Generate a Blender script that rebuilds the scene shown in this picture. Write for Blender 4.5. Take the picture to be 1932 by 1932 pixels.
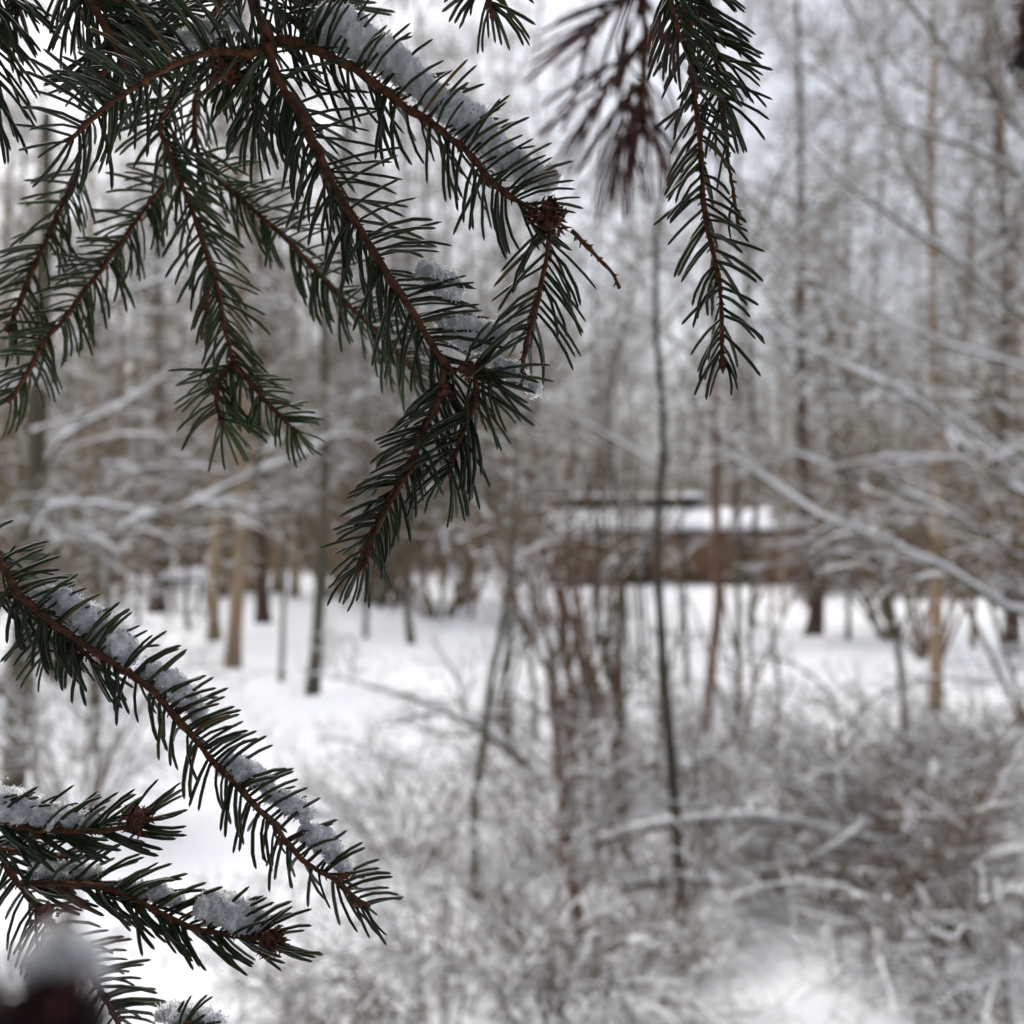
import bpy, math, random
import numpy as np
from mathutils import Vector, Matrix, noise

# ------------------------------------------------------------------ scene, camera, light
for o in list(bpy.data.objects):
    bpy.data.objects.remove(o)
SC = bpy.context.scene
COL = SC.collection
RNG = np.random.default_rng(11)
random.seed(11)
R = math.radians

CAM_Z = 1.5
PITCH = R(1.85)
FOCUS = 0.335
cam_data = bpy.data.cameras.new('camera')
cam = bpy.data.objects.new('camera', cam_data)
COL.objects.link(cam)
cam.location = (0, 0, CAM_Z)
cam.rotation_euler = (math.pi / 2 + PITCH, 0, 0)
cam_data.sensor_width = 36
cam_data.lens = 36
cam_data.clip_start = 0.01
cam_data.clip_end = 1000
cam_data.dof.use_dof = True
cam_data.dof.focus_distance = FOCUS
cam_data.dof.aperture_fstop = 9.6
SC.camera = cam

SUN_EL, SUN_AZ = R(57), R(-40)          # azimuth clockwise from +Y (the view direction)
world = bpy.data.worlds.new('World')
SC.world = world
world.use_nodes = True
nt = world.node_tree
bg = nt.nodes['Background']
sky = nt.nodes.new('ShaderNodeTexSky')
sky.sky_type = 'NISHITA'
sky.sun_disc = False
sky.sun_elevation = SUN_EL
sky.sun_rotation = SUN_AZ
sky.air_density = 1.0
sky.dust_density = 6.0
sky.ozone_density = 1.0
hsv = nt.nodes.new('ShaderNodeHueSaturation')   # an overcast sky has little colour
hsv.inputs['Saturation'].default_value = 0.45
nt.links.new(sky.outputs[0], hsv.inputs['Color'])
nt.links.new(hsv.outputs[0], bg.inputs['Color'])
bg.inputs['Strength'].default_value = 0.15
sun_data = bpy.data.lights.new('sun', 'SUN')
sun_data.energy = 0.75
sun_data.angle = R(40)
sun_data.color = (1.0, 0.96, 0.90)
sun = bpy.data.objects.new('sun', sun_data)
COL.objects.link(sun)
sd = Vector((math.sin(SUN_AZ) * math.cos(SUN_EL), math.cos(SUN_AZ) * math.cos(SUN_EL), math.sin(SUN_EL)))
sun.rotation_euler = sd.to_track_quat('Z', 'Y').to_euler()

SC.view_settings.view_transform = 'Standard'
SC.view_settings.look = 'None'
SC.view_settings.gamma = 1
SC.view_settings.exposure = 0.43
SC.render.engine = 'CYCLES'
SC.cycles.use_denoising = True
SC.cycles.max_bounces = 5
SC.cycles.diffuse_bounces = 3
SC.cycles.glossy_bounces = 2

# ------------------------------------------------------------------ helpers: picture reading to places
CR = np.array((1.0, 0, 0))
CF = np.array((0, math.cos(PITCH), math.sin(PITCH)))
CU = np.array((0, -math.sin(PITCH), math.cos(PITCH)))
CO = np.array((0, 0, CAM_Z))
W = 1932.0


def P(x, y, d):
    """the place seen at (x, y) of a 1932 px print, d metres ahead"""
    return CO + d * (CF + CR * ((x - W / 2) / W) + CU * ((W / 2 - y) / W))


def proj(p):
    q = np.asarray(p) - CO
    d = q @ CF
    return W / 2 + W * (q @ CR) / d, W / 2 - W * (q @ CU) / d, d


def gz(x, y):
    """height of the snow cover"""
    x = np.asarray(x, float); y = np.asarray(y, float)
    a = np.clip((70 - np.hypot(x, y)) / 30, 0, 1)
    return a * (0.05 * np.sin(0.7 * x + 0.4 * y + 1) + 0.04 * np.sin(1.3 * y - 0.6 * x) + 0.025 * np.sin(2.1 * x + 1.7 * y)
                + 0.012 * np.sin(4.3 * x - 3.1 * y) + 0.01 * np.sin(5.9 * y + 2.2 * x))


def G(x, y):
    """the place on the snow seen at (x, y)"""
    d = CF + CR * ((x - W / 2) / W) + CU * ((W / 2 - y) / W)
    t = -CAM_Z / d[2]
    p = CO + d * t
    for _ in range(4):
        t = (float(gz(p[0], p[1])) - CAM_Z) / d[2]
        p = CO + d * t
    return p


def smooth_path(pts, n):
    """Catmull-Rom through the points, n samples evenly along"""
    p = np.asarray(pts, float)
    if len(p) == 2:
        return p[0] + np.linspace(0, 1, n)[:, None] * (p[1] - p[0])
    q = np.vstack([2 * p[0] - p[1], p, 2 * p[-1] - p[-2]])
    out = []
    for i in range(1, len(q) - 2):
        t = np.linspace(0, 1, 12, endpoint=False)[:, None]
        a, b, c, d = q[i - 1], q[i], q[i + 1], q[i + 2]
        out.append(0.5 * (2 * b + (c - a) * t + (2 * a - 5 * b + 4 * c - d) * t ** 2 + (3 * b - a - 3 * c + d) * t ** 3))
    out = np.vstack(out + [p[-1:]])
    s = np.r_[0, np.cumsum(np.linalg.norm(np.diff(out, axis=0), axis=1))]
    g = np.linspace(0, s[-1], n)
    return np.stack([np.interp(g, s, out[:, k]) for k in range(p.shape[1])], 1)


def unit(v):
    return v / np.maximum(np.linalg.norm(v, axis=-1, keepdims=True), 1e-9)


class Buf:
    """collects tubes and loose faces for ONE mesh"""
    def __init__(s):
        s.v = []; s.q = []; s.t = []; s.n = 0

    def raw(s, v, quads=None, tris=None):
        v = np.asarray(v, float).reshape(-1, 3)
        if quads is not None and len(quads): s.q.append(np.asarray(quads, int).reshape(-1, 4) + s.n)
        if tris is not None and len(tris): s.t.append(np.asarray(tris, int).reshape(-1, 3) + s.n)
        s.v.append(v); s.n += len(v)

    def tubes(s, pts, rad, sides=4, cap=True):
        """pts (m,n,3), rad (m,n): m tubes at once"""
        pts = np.asarray(pts, float); rad = np.asarray(rad, float)
        if pts.ndim == 2: pts = pts[None]; rad = rad[None]
        m, n, _ = pts.shape
        if m == 0: return
        tan = np.empty_like(pts)
        tan[:, 1:-1] = pts[:, 2:] - pts[:, :-2]; tan[:, 0] = pts[:, 1] - pts[:, 0]; tan[:, -1] = pts[:, -1] - pts[:, -2]
        tan = unit(tan)
        ch = unit(pts[:, -1] - pts[:, 0])
        ref = np.where(np.abs(ch[:, 2:3]) < 0.75, np.array([[0, 0, 1.0]]), np.array([[1.0, 0, 0]]))[:, None, :]
        u = unit(np.cross(tan, ref)); w = np.cross(u, tan)
        a = np.arange(sides) * 2 * math.pi / sides + 0.3
        ring = (u[:, :, None, :] * np.cos(a)[None, None, :, None] + w[:, :, None, :] * np.sin(a)[None, None, :, None])
        v = pts[:, :, None, :] + ring * rad[:, :, None, None]
        idx = np.arange(m * n * sides).reshape(m, n, sides)
        nx = np.roll(idx, -1, axis=2)
        q = np.stack([idx[:, :-1], nx[:, :-1], nx[:, 1:], idx[:, 1:]], -1).reshape(-1, 4)
        tris = None
        if cap:
            t0 = [np.stack([idx[:, -1, 0], idx[:, -1, k], idx[:, -1, k + 1]], -1) for k in range(1, sides - 1)]
            t1 = [np.stack([idx[:, 0, 0], idx[:, 0, k + 1], idx[:, 0, k]], -1) for k in range(1, sides - 1)]
            tris = np.concatenate(t0 + t1)
        s.raw(v.reshape(-1, 3), q, tris)

    def box(s, lo, hi):
        x0, y0, z0 = lo; x1, y1, z1 = hi
        v = [(x0, y0, z0), (x1, y0, z0), (x1, y1, z0), (x0, y1, z0), (x0, y0, z1), (x1, y0, z1), (x1, y1, z1), (x0, y1, z1)]
        s.raw(v, [(0, 3, 2, 1), (4, 5, 6, 7), (0, 1, 5, 4), (1, 2, 6, 5), (2, 3, 7, 6), (3, 0, 4, 7)])

    def mesh(s, name, mat, smooth=True, origin=None):
        me = bpy.data.meshes.new(name)
        v = np.concatenate(s.v) if s.v else np.zeros((0, 3))
        if origin is not None: v = v - np.asarray(origin)
        q = np.concatenate(s.q) if s.q else np.zeros((0, 4), int)
        t = np.concatenate(s.t) if s.t else np.zeros((0, 3), int)
        me.vertices.add(len(v)); me.vertices.foreach_set('co', v.astype(np.float32).ravel())
        nl = len(q) * 4 + len(t) * 3
        me.loops.add(nl)
        me.loops.foreach_set('vertex_index', np.r_[q.ravel(), t.ravel()].astype(np.int32))
        me.polygons.add(len(q) + len(t))
        st = np.r_[np.arange(len(q)) * 4, len(q) * 4 + np.arange(len(t)) * 3].astype(np.int32)
        me.polygons.foreach_set('loop_start', st)
        me.polygons.foreach_set('use_smooth', np.full(len(st), smooth))
        me.materials.append(mat)
        me.update(calc_edges=True)
        me.validate()
        return me


def link(name, data, parent=None, loc=(0, 0, 0)):
    o = bpy.data.objects.new(name, data)
    COL.objects.link(o)
    o.parent = parent
    o.location = loc
    return o


def tag(o, label=None, cat=None, group=None, kind=None):
    if label: o['label'] = label
    if cat: o['category'] = cat
    if group: o['group'] = group
    if kind: o['kind'] = kind
    return o


def thing(name, loc, label, cat, group=None):
    return tag(link(name, None, None, tuple(loc)), label, cat, group)


# ------------------------------------------------------------------ materials
def material(name, c1, c2=None, scale=20.0, rough=0.8, bump=0.0, bump_scale=60.0, stretch=(1, 1, 1), spec=0.3, vary=0.0, sss=0.0):
    m = bpy.data.materials.new(name)
    m.use_nodes = True
    t = m.node_tree
    b = t.nodes['Principled BSDF']
    b.inputs['Roughness'].default_value = rough
    b.inputs['Specular IOR Level'].default_value = spec
    tc = t.nodes.new('ShaderNodeTexCoord')
    mp = t.nodes.new('ShaderNodeMapping')
    mp.inputs['Scale'].default_value = stretch
    t.links.new(tc.outputs['Object'], mp.inputs['Vector'])
    if c2 is None: c2 = tuple(0.7 * k for k in c1)
    nz = t.nodes.new('ShaderNodeTexNoise')
    nz.inputs['Scale'].default_value = scale
    nz.inputs['Detail'].default_value = 5
    t.links.new(mp.outputs[0], nz.inputs['Vector'])
    rp = t.nodes.new('ShaderNodeValToRGB')
    rp.color_ramp.elements[0].position = 0.35; rp.color_ramp.elements[1].position = 0.65
    rp.color_ramp.elements[0].color = (*c1, 1); rp.color_ramp.elements[1].color = (*c2, 1)
    t.links.new(nz.outputs['Fac'], rp.inputs['Fac'])
    out = rp.outputs['Color']
    if vary:
        oi = t.nodes.new('ShaderNodeObjectInfo')
        mr = t.nodes.new('ShaderNodeMapRange')
        mr.inputs['To Min'].default_value = 1 - vary; mr.inputs['To Max'].default_value = 1 + vary
        t.links.new(oi.outputs['Random'], mr.inputs['Value'])
        h = t.nodes.new('ShaderNodeHueSaturation')
        t.links.new(mr.outputs[0], h.inputs['Value'])
        t.links.new(out, h.inputs['Color'])
        out = h.outputs['Color']
    t.links.new(out, b.inputs['Base Color'])
    if bump:
        n2 = t.nodes.new('ShaderNodeTexNoise')
        n2.inputs['Scale'].default_value = bump_scale; n2.inputs['Detail'].default_value = 6
        t.links.new(mp.outputs[0], n2.inputs['Vector'])
        bp = t.nodes.new('ShaderNodeBump')
        bp.inputs['Strength'].default_value = bump
        bp.inputs['Distance'].default_value = 0.5 / bump_scale
        t.links.new(n2.outputs['Fac'], bp.inputs['Height'])
        t.links.new(bp.outputs[0], b.inputs['Normal'])
    if sss:
        b.inputs['Subsurface Weight'].default_value = sss
        b.inputs['Subsurface Radius'].default_value = (1, 1, 1)
        b.inputs['Subsurface Scale'].default_value = 0.004
    return m


M_NEEDLE = material('needle_green', (0.024, 0.042, 0.009), (0.014, 0.025, 0.007), 300, 0.45, spec=0.4, vary=0.5)
M_NEEDLE_SOFT = material('needle_fresh_green', (0.044, 0.072, 0.018), (0.030, 0.048, 0.015), 300, 0.45, spec=0.35, vary=0.3)
M_NEEDLE_DRY = material('needle_dry_brown', (0.105, 0.034, 0.028), (0.055, 0.022, 0.026), 200, 0.6, vary=0.35)
M_TWIG = material('spruce_twig_bark', (0.150, 0.062, 0.028), (0.055, 0.025, 0.015), 400, 0.8, 0.6, 900)
M_SCALE = material('bud_scale_brown', (0.16, 0.055, 0.028), (0.06, 0.025, 0.016), 500, 0.7, vary=0.2)
M_FSNOW = material('fresh_snow', (0.86, 0.88, 0.90), (0.82, 0.84, 0.87), 300, 0.6, 0.5, 1500, spec=0.4, sss=0.4)
M_SNOW = material('snow', (0.86, 0.88, 0.91), (0.82, 0.85, 0.89), 2.0, 0.75, 0.35, 14, spec=0.2)
M_TSNOW = material('snow_on_wood', (0.84, 0.86, 0.88), (0.80, 0.82, 0.85), 30, 0.8, spec=0.2)
M_BIRCH = material('tan_birch_bark', (0.40, 0.285, 0.18), (0.22, 0.16, 0.108), 3, 0.85, 0.4, 30, (1, 1, 0.25))
M_PINE = material('dark_bark', (0.11, 0.068, 0.043), (0.058, 0.038, 0.027), 9, 0.9, 0.8, 25, (1, 1, 0.2))
M_HAZEL = material('olive_grey_bark', (0.13, 0.115, 0.075), (0.075, 0.065, 0.048), 8, 0.8, 0.4, 50, (1, 1, 0.3))
M_BROWN = material('red_brown_bark', (0.19, 0.108, 0.066), (0.10, 0.060, 0.040), 8, 0.85, 0.5, 40, (1, 1, 0.3))
M_TWIGS = material('bare_twig_bark', (0.185, 0.134, 0.076), (0.100, 0.074, 0.044), 6, 0.85)
M_BRUSH = material('grey_brown_brush', (0.175, 0.125, 0.080), (0.088, 0.064, 0.044), 5, 0.9)
M_OLIVE = material('dark_olive_bark', (0.075, 0.066, 0.042), (0.040, 0.036, 0.026), 9, 0.85, 0.5, 50, (1, 1, 0.3))
M_DARKBUD = material('near_black_bud', (0.030, 0.012, 0.014), (0.012, 0.007, 0.010), 300, 0.7)
M_REDBUD = material('red_bud', (0.22, 0.022, 0.018), (0.10, 0.012, 0.012), 300, 0.6)
M_UNDER = material('brown_undergrowth', (0.20, 0.125, 0.075), (0.11, 0.070, 0.044), 3, 0.9)
M_DRYLEAF = material('dead_brown_leaf', (0.16, 0.085, 0.045), (0.09, 0.05, 0.03), 12, 0.8)
M_PLANK = material('weathered_brown_plank', (0.28, 0.160, 0.095), (0.17, 0.098, 0.060), 5, 0.85, 0.3, 30, (3, 3, 0.3))
M_DARKWOOD = material('dark_wood', (0.035, 0.028, 0.024), (0.022, 0.018, 0.016), 6, 0.85)

# ------------------------------------------------------------------ setting: the snow-covered ground
def build_ground():
    ax = np.r_[-np.geomspace(160, 12, 26), np.linspace(-11.6, 11.6, 150), np.geomspace(12, 160, 26)]
    ay = np.r_[np.linspace(-14, 0.8, 24), np.linspace(1.0, 24, 190), np.geomspace(24.4, 260, 50)]
    X, Y = np.meshgrid(ax, ay)
    Z = gz(X, Y)
    near = np.clip((26 - Y) / 10, 0, 1)
    for i in range(X.shape[0]):
        for j in range(X.shape[1]):
            if near[i, j] > 0 and abs(X[i, j]) < 12:
                p = Vector((X[i, j], Y[i, j], 0))
                Z[i, j] += near[i, j] * 0.035 * (noise.noise(p * 1.9) + 0.5 * noise.noise(p * 5.1) + 0.3 * noise.noise(p * 9))
    for px, py in ((588, 1305), (438, 1255), (405, 1203), (1330, 1372), (1712, 1372), (1763, 1352), (902, 1672), (1285, 1812), (1532, 1200), (297, 1150), (497, 1172), (777, 1213), (1065, 1470)):
        g = G(px, py); r = np.hypot(X - g[0], Y - g[1])
        Z += -0.07 * np.exp(-(r / 0.22) ** 2) + 0.035 * np.exp(-((r - 0.5) / 0.2) ** 2)
    n = X.shape[1]
    idx = np.arange(X.size).reshape(X.shape)
    q = np.stack([idx[:-1, :-1], idx[:-1, 1:], idx[1:, 1:], idx[1:, :-1]], -1).reshape(-1, 4)
    b = Buf(); b.raw(np.stack([X, Y, Z], -1), q)
    tag(link('ground', b.mesh('ground', M_SNOW)), 'smooth white snow covering the forest floor', kind='structure')


build_ground()

# ------------------------------------------------------------------ bare wood: vectorised growth
def sprout(rng, pts, rad, k, length, n, up=0.2, spread=0.9, droop=0.0, t0=0.2, t1=1.0, rr=0.55, wig=0.12, minr=0.0015, taper=0.3):
    """k children on each of m parents"""
    m, pn, _ = pts.shape
    M = m * k
    pi = np.repeat(np.arange(m), k)
    t = rng.uniform(t0, t1, M)
    f = t * (pn - 1); i = np.minimum(f.astype(int), pn - 2); a = (f - i)[:, None]
    p0 = pts[pi, i] * (1 - a) + pts[pi, i + 1] * a
    r0 = rad[pi, i] * (1 - a[:, 0]) + rad[pi, i + 1] * a[:, 0]
    tan = unit(pts[pi, i + 1] - pts[pi, i])
    perp = unit(np.cross(tan, rng.normal(size=(M, 3))))
    d = unit(tan * rng.uniform(0.25, 0.8, M)[:, None] + perp * spread + np.array([0, 0, up]))
    L = length * rng.uniform(0.45, 1.15, M) * (1.15 - 0.65 * t)
    steps = np.linspace(0, 1, n)
    out = np.empty((M, n, 3)); out[:, 0] = p0
    cur = d.copy()
    for s in range(1, n):
        cur = unit(cur + rng.normal(size=(M, 3)) * wig - np.array([0, 0, droop / n]))
        out[:, s] = out[:, s - 1] + cur * (L / (n - 1))[:, None]
    rr0 = np.maximum(r0 * rr, minr)
    rad2 = np.maximum(rr0[:, None] * (1 - (1 - taper) * steps[None]), minr * 0.7)
    return out, rad2


def snow_on(buf, pts, rad, h, sides=3, rng=RNG, thr=0.80, every=1.0):
    """snow lying along the top of branches; none where they are steep"""
    m, n, _ = pts.shape
    if every < 1.0:
        sel = rng.uniform(size=m) < every
        pts = pts[sel]; rad = rad[sel]; m = len(pts)
    if m == 0: return
    tan = np.gradient(pts, axis=1)
    tz = np.abs(unit(tan)[..., 2])
    k = np.clip((thr - tz) / 0.4, 0, 1) * rng.uniform(0.35, 1.25, (m, n)) * (rng.uniform(size=(m, n)) > 0.16)
    hh = np.minimum(h, rad * 2.0 + 0.003) * k * 0.75
    c = pts.copy(); c[..., 2] += rad * 0.75 + hh * 0.45
    buf.tubes(c, np.maximum(hh * 0.8 + rad * 0.55 * np.clip(k * 3, 0, 1), 1e-4), sides)


def tree_parts(rng, trunk, trad, limbs=22, limb_len=2.2, sub=6, sub_len=0.9, tw=5, tw_len=0.45, t0=0.3, up=0.35, droop=0.0, snow_h=0.02, twr=0.003, spread=0.9):
    tr = trunk[None]; rd = trad[None]
    a, ar = sprout(rng, tr, rd, limbs, limb_len, 7, up, spread, droop, t0, 0.99, 0.42, 0.13, twr * 2)
    b, br = sprout(rng, a, ar, sub, sub_len, 5, up * 0.4, 0.9, droop, 0.2, 1.0, 0.55, 0.16, twr * 1.4)
    c, cr = sprout(rng, b, br, tw, tw_len, 4, up * 0.2, 0.9, droop, 0.15, 1.0, 0.6, 0.18, twr)
    crown = Buf()
    crown.tubes(a, ar, 5); crown.tubes(b, br, 3, False); crown.tubes(c, cr, 3, False)
    sn = Buf()
    snow_on(sn, a, ar, snow_h, 4, rng); snow_on(sn, b, br, snow_h, 3, rng, every=0.65); snow_on(sn, c, cr, snow_h, 3, rng, every=0.38)
    return crown, sn


def plant_tree(name, path, width, bark, label, group=None, cat='tree', seed=1, top=12.0, D=None, plaster=0.0, twig_mat=None, tw_scale=1.0, **kw):
    """path: picture points from the base (standing on the snow) upwards; the tree then goes on to its top"""
    rng = np.random.default_rng(seed)
    g = G(*path[0]) if D is None else None
    d = proj(g)[2] if D is None else D
    pts = [P(x, y, d) for x, y in path]
    base = pts[0].copy()
    base[2] = float(gz(base[0], base[1]))
    pts[0] = base - np.array([0, 0, 0.12])
    last = pts[-1]; dr = unit(pts[-1] - pts[-2]); dr = unit(dr * 0.5 + np.array([0, 0, 0.8]))
    if last[2] < top:
        for k in range(1, 4):
            pts.append(last + dr * (top - last[2]) * k / 3 + rng.normal(size=3) * 0.10 * (1, 1, 0))
    trunk = smooth_path(np.array(pts), 30)
    z = (trunk[:, 2] - base[2]) / max(0.5, trunk[-1, 2] - base[2])
    r0 = width / W * d / 2
    rad = r0 * (1 - 0.85 * np.clip(z, 0, 1) ** 0.9) + r0 * 0.35 * np.exp(-np.clip(z, 0, 1) * (trunk[-1, 2]) / 0.15)
    t = thing(name, base, label, cat, group)
    b = Buf(); b.tubes(trunk, rad, 10)
    link('trunk', b.mesh('trunk', bark, origin=base), t)
    kw.setdefault('snow_h', 0.02)
    crown, sn = tree_parts(rng, trunk, rad, **kw)
    if plaster:
        off = unit(np.array([-0.5, -0.6, 0.35]))
        pl = trunk + off * rad[:, None] * 0.45
        keep = (trunk[:, 2] > 0.5)
        pr = rad * (0.72 + 0.2 * rng.uniform(size=len(rad))) * plaster
        sn.tubes(pl[keep], pr[keep], 8)
    link('crown', crown.mesh('crown', twig_mat or M_TWIGS, origin=base), t)
    tag(link('snow', sn.mesh('snow', M_TSNOW, False, origin=base), t), kind='stuff')
    return t


# ------------------------------------------------------------------ the shed across the clearing
def build_shed():
    D = 38.0
    def X(px): return (px - W / 2) / W * D
    def Z(py): return P(0, py, D)[2]
    x0, x1 = X(1065), X(1500)
    y0 = float(P(0, 1000, D)[1]); y1 = y0 + 4.5
    t = thing('shed', (x0, y0, 0), 'long brown wooden shed with a snow-covered roof across the clearing', 'shed')
    o = np.array((x0, y0, 0))
    ze, zr = Z(1000), Z(952)
    b = Buf()
    # side and back walls
    b.box((x0, y0 + 0.08, 0), (x0 + 0.08, y1, ze)); b.box((x1 - 0.08, y0 + 0.08, 0), (x1, y1, ze)); b.box((x0 + 0.08, y1 - 0.08, 0), (x1 - 0.08, y1, ze))
    link('wall', b.mesh('wall', M_PLANK, False, o), t)
    pb = Buf(); pb.box((0, 0, 0), (0.21, 0.05, ze))
    pm = pb.mesh('plank', M_PLANK, False)
    x = x0 + 0.02; i = 0
    dx0, dx1 = X(1180), X(1222)
    while x < x1 - 0.2:
        if not (dx0 - 0.2 < x < dx1):
            link('plank', pm, t, (x - x0, (0.012 if i % 3 == 0 else 0.0) + 0.01 * (i % 2), 0))
        x += 0.225; i += 1
    f = Buf(); f.box((dx0 - 0.03, y0 - 0.05, 0), (dx0 + 0.07, y0 + 0.06, 2.0)); f.box((dx1 - 0.07, y0 - 0.05, 0), (dx1 + 0.03, y0 + 0.06, 2.0)); f.box((dx0 + 0.072, y0 - 0.05, 1.9), (dx1 - 0.072, y0 + 0.06, 2.0))
    link('door_frame', f.mesh('door_frame', M_DARKWOOD, False, o), t)
    dd = Buf(); dd.box((dx0 + 0.075, y0 + 0.03, 0.02), (dx1 - 0.075, y0 + 0.07, 1.89))
    link('door', dd.mesh('door', M_DARKWOOD, False, o), t)
    # main roof: pitched towards the viewer
    def slab(xa, xb, ya, za, yb, zb, th):
        v = [(xa, ya, za), (xb, ya, za), (xb, yb, zb), (xa, yb, zb), (xa, ya, za + th), (xb, ya, za + th), (xb, yb, zb + th), (xa, yb, zb + th)]
        s = Buf(); s.raw(v, [(0, 3, 2, 1), (4, 5, 6, 7), (0, 1, 5, 4), (1, 2, 6, 5), (2, 3, 7, 6), (3, 0, 4, 7)]); return s
    link('roof', slab(x0 - 0.3, x1 + 0.3, y0 - 0.5, ze - 0.12, y0 + 2.6, zr - 0.25, 0.12).mesh('roof', M_DARKWOOD, False, o), t)
    # its load of snow, uneven
    nx, ny = 70, 10
    def snowpad(xa, xb, ya, za, yb, zb, th, seed):
        s = Buf(); gx = np.linspace(xa, xb, nx); gy = np.linspace(0, 1, ny)
        Xg, T = np.meshgrid(gx, gy)
        edge = np.minimum(1, np.minimum(np.minimum((Xg - xa), (xb - Xg)) / 0.15, np.minimum(T, 1 - T) / 0.06) + 0.45)
        H = th * edge * (1 + 0.22 * np.sin(Xg * 3.1 + seed) + 0.15 * np.sin(Xg * 7.3 + T * 5))
        Yg = ya + (yb - ya) * T; Zg = za + (zb - za) * T
        top = np.stack([Xg, Yg, Zg + H], -1).reshape(-1, 3); bot = np.stack([Xg, Yg, Zg + 0.003], -1).reshape(-1, 3)
        idx = np.arange(nx * ny).reshape(ny, nx)
        q = np.stack([idx[:-1, :-1], idx[:-1, 1:], idx[1:, 1:], idx[1:, :-1]], -1).reshape(-1, 4)
        N = nx * ny
        rim = np.r_[idx[0, :], idx[1:, -1], idx[-1, -2::-1], idx[-2:0:-1, 0]]
        rn = np.roll(rim, -1)
        side = np.stack([rim + N, rn + N, rn, rim], -1)
        s.raw(np.vstack([top, bot]), np.vstack([q, q[:, ::-1] + N, side])); return s
    link('roof_snow', snowpad(x0 - 0.32, x1 + 0.3, y0 - 0.52, ze, y0 + 2.6, zr - 0.13, 0.16, 1).mesh('roof_snow', M_SNOW, True, o), t)
    # raised rear part with a dark band and its own thin snow
    xb1 = X(1345)
    rb = Buf(); rb.box((x0 - 0.1, y0 + 2.62, 0), (xb1, y1 - 0.1, Z(938) - 0.02))
    link('rear_wall', rb.mesh('rear_wall', M_DARKWOOD, False, o), t)
    link('rear_roof', slab(x0 - 0.3, xb1 + 0.2, y0 + 2.3, Z(938), y1 + 0.3, Z(938) + 0.15, 0.1).mesh('rear_roof', M_DARKWOOD, False, o), t)
    link('roof_snow', snowpad(x0 - 0.3, xb1 + 0.2, y0 + 2.3, Z(938) + 0.1, y1 + 0.3, Z(938) + 0.25, 0.13, 4).mesh('roof_snow', M_SNOW, True, o), t)
    pst = Buf(); pst.tubes(np.array([[0, 0, 0], [0, 0, ze - 0.1]]), np.array([0.08, 0.08]), 8)
    pmesh = pst.mesh('post', M_DARKWOOD)
    for px in (1070, 1290, 1400, 1495):
        link('post', pmesh, t, (X(px) - x0, -0.3, 0))


build_shed()


def board_fence():
    D = 37.0
    x0 = (1508 - W / 2) / W * D; x1 = (1715 - W / 2) / W * D; y = float(P(0, 1000, D)[1]); h = float(P(0, 1015, D)[2])
    t = thing('board_fence', (x0, y, 0), 'brown board fence running right from the end of the shed', 'fence')
    b = Buf(); b.box((0, 0, 0), (0.2, 0.03, h)); me = b.mesh('plank', M_PLANK, False)
    n = int((x1 - x0) / 0.215)
    for i in range(n): link('plank', me, t, (i * 0.215, 0.01 * (i % 2), -0.02 * (i % 3)))
    for k in range(5):
        p = Buf(); p.box((k * (x1 - x0) / 4 - 0.05, 0.05, 0), (k * (x1 - x0) / 4 + 0.05, 0.15, h - 0.05)); link('post', p.mesh('post', M_DARKWOOD, False), t)
    r = Buf(); r.box((0, 0.045, h * 0.7), (x1 - x0, 0.048 + 0.04, h * 0.7 + 0.1)); link('rail', r.mesh('rail', M_DARKWOOD, False), t)


board_fence()

# ------------------------------------------------------------------ snow-covered tables on the far side
def snow_table(px0, px1, D, label, seed):
    x0 = (px0 - W / 2) / W * D; x1 = (px1 - W / 2) / W * D
    c = P((px0 + px1) / 2, 1100, D); y = c[1]
    z = 0.72
    t = thing('picnic_table', ((x0 + x1) / 2, y, 0), label, 'table', 'snow-covered tables at the edge of the wood')
    o = np.array(((x0 + x1) / 2, y, 0))
    for k in range(4):
        b = Buf(); b.box((x0, y - 0.4 + k * 0.2, z - 0.05), (x1, y - 0.215 + k * 0.2, z))
        link('plank', b.mesh('plank', M_DARKWOOD, False, o), t)
    for sx in (x0 + 0.12, x1 - 0.12):
        for s in (-1, 1):
            b = Buf(); b.tubes(np.array([[sx, y + s * 0.42, -0.05], [sx, y + s * 0.18, z - 0.05]]), np.array([0.06, 0.05]), 4)
            link('leg', b.mesh('leg', M_DARKWOOD, False, o), t)
    n = 24
    U, V = np.meshgrid(np.linspace(-1, 1, n), np.linspace(-1, 1, n))
    H = 0.22 * (1 - np.maximum(abs(U), abs(V)) ** 6) ** 0.6 * (1 + 0.12 * np.sin(U * 4 + seed)) + 0.003
    X = (x0 + x1) / 2 + U * (x1 - x0) / 2 * 1.03; Y = y + V * 0.42
    idx = np.arange(n * n).reshape(n, n)
    q = np.stack([idx[:-1, :-1], idx[:-1, 1:], idx[1:, 1:], idx[1:, :-1]], -1).reshape(-1, 4)
    b = Buf(); b.raw(np.stack([X, Y, z + H], -1), q)
    s = link('snow_pile', b.mesh('snow_pile', M_SNOW, True, (o[0], o[1], z)), None, (o[0], o[1], z))
    tag(s, 'thick pad of snow lying on the ' + ('wider' if px1 - px0 > 60 else 'narrower') + ' of the two tables', 'snow')


snow_table(308, 392, 24.0, 'wider of two snow-covered wooden tables, beside a thick dark trunk', 0)
snow_table(172, 226, 26.0, 'narrower of two snow-covered wooden tables, left of the thick dark trunk', 2)

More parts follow.
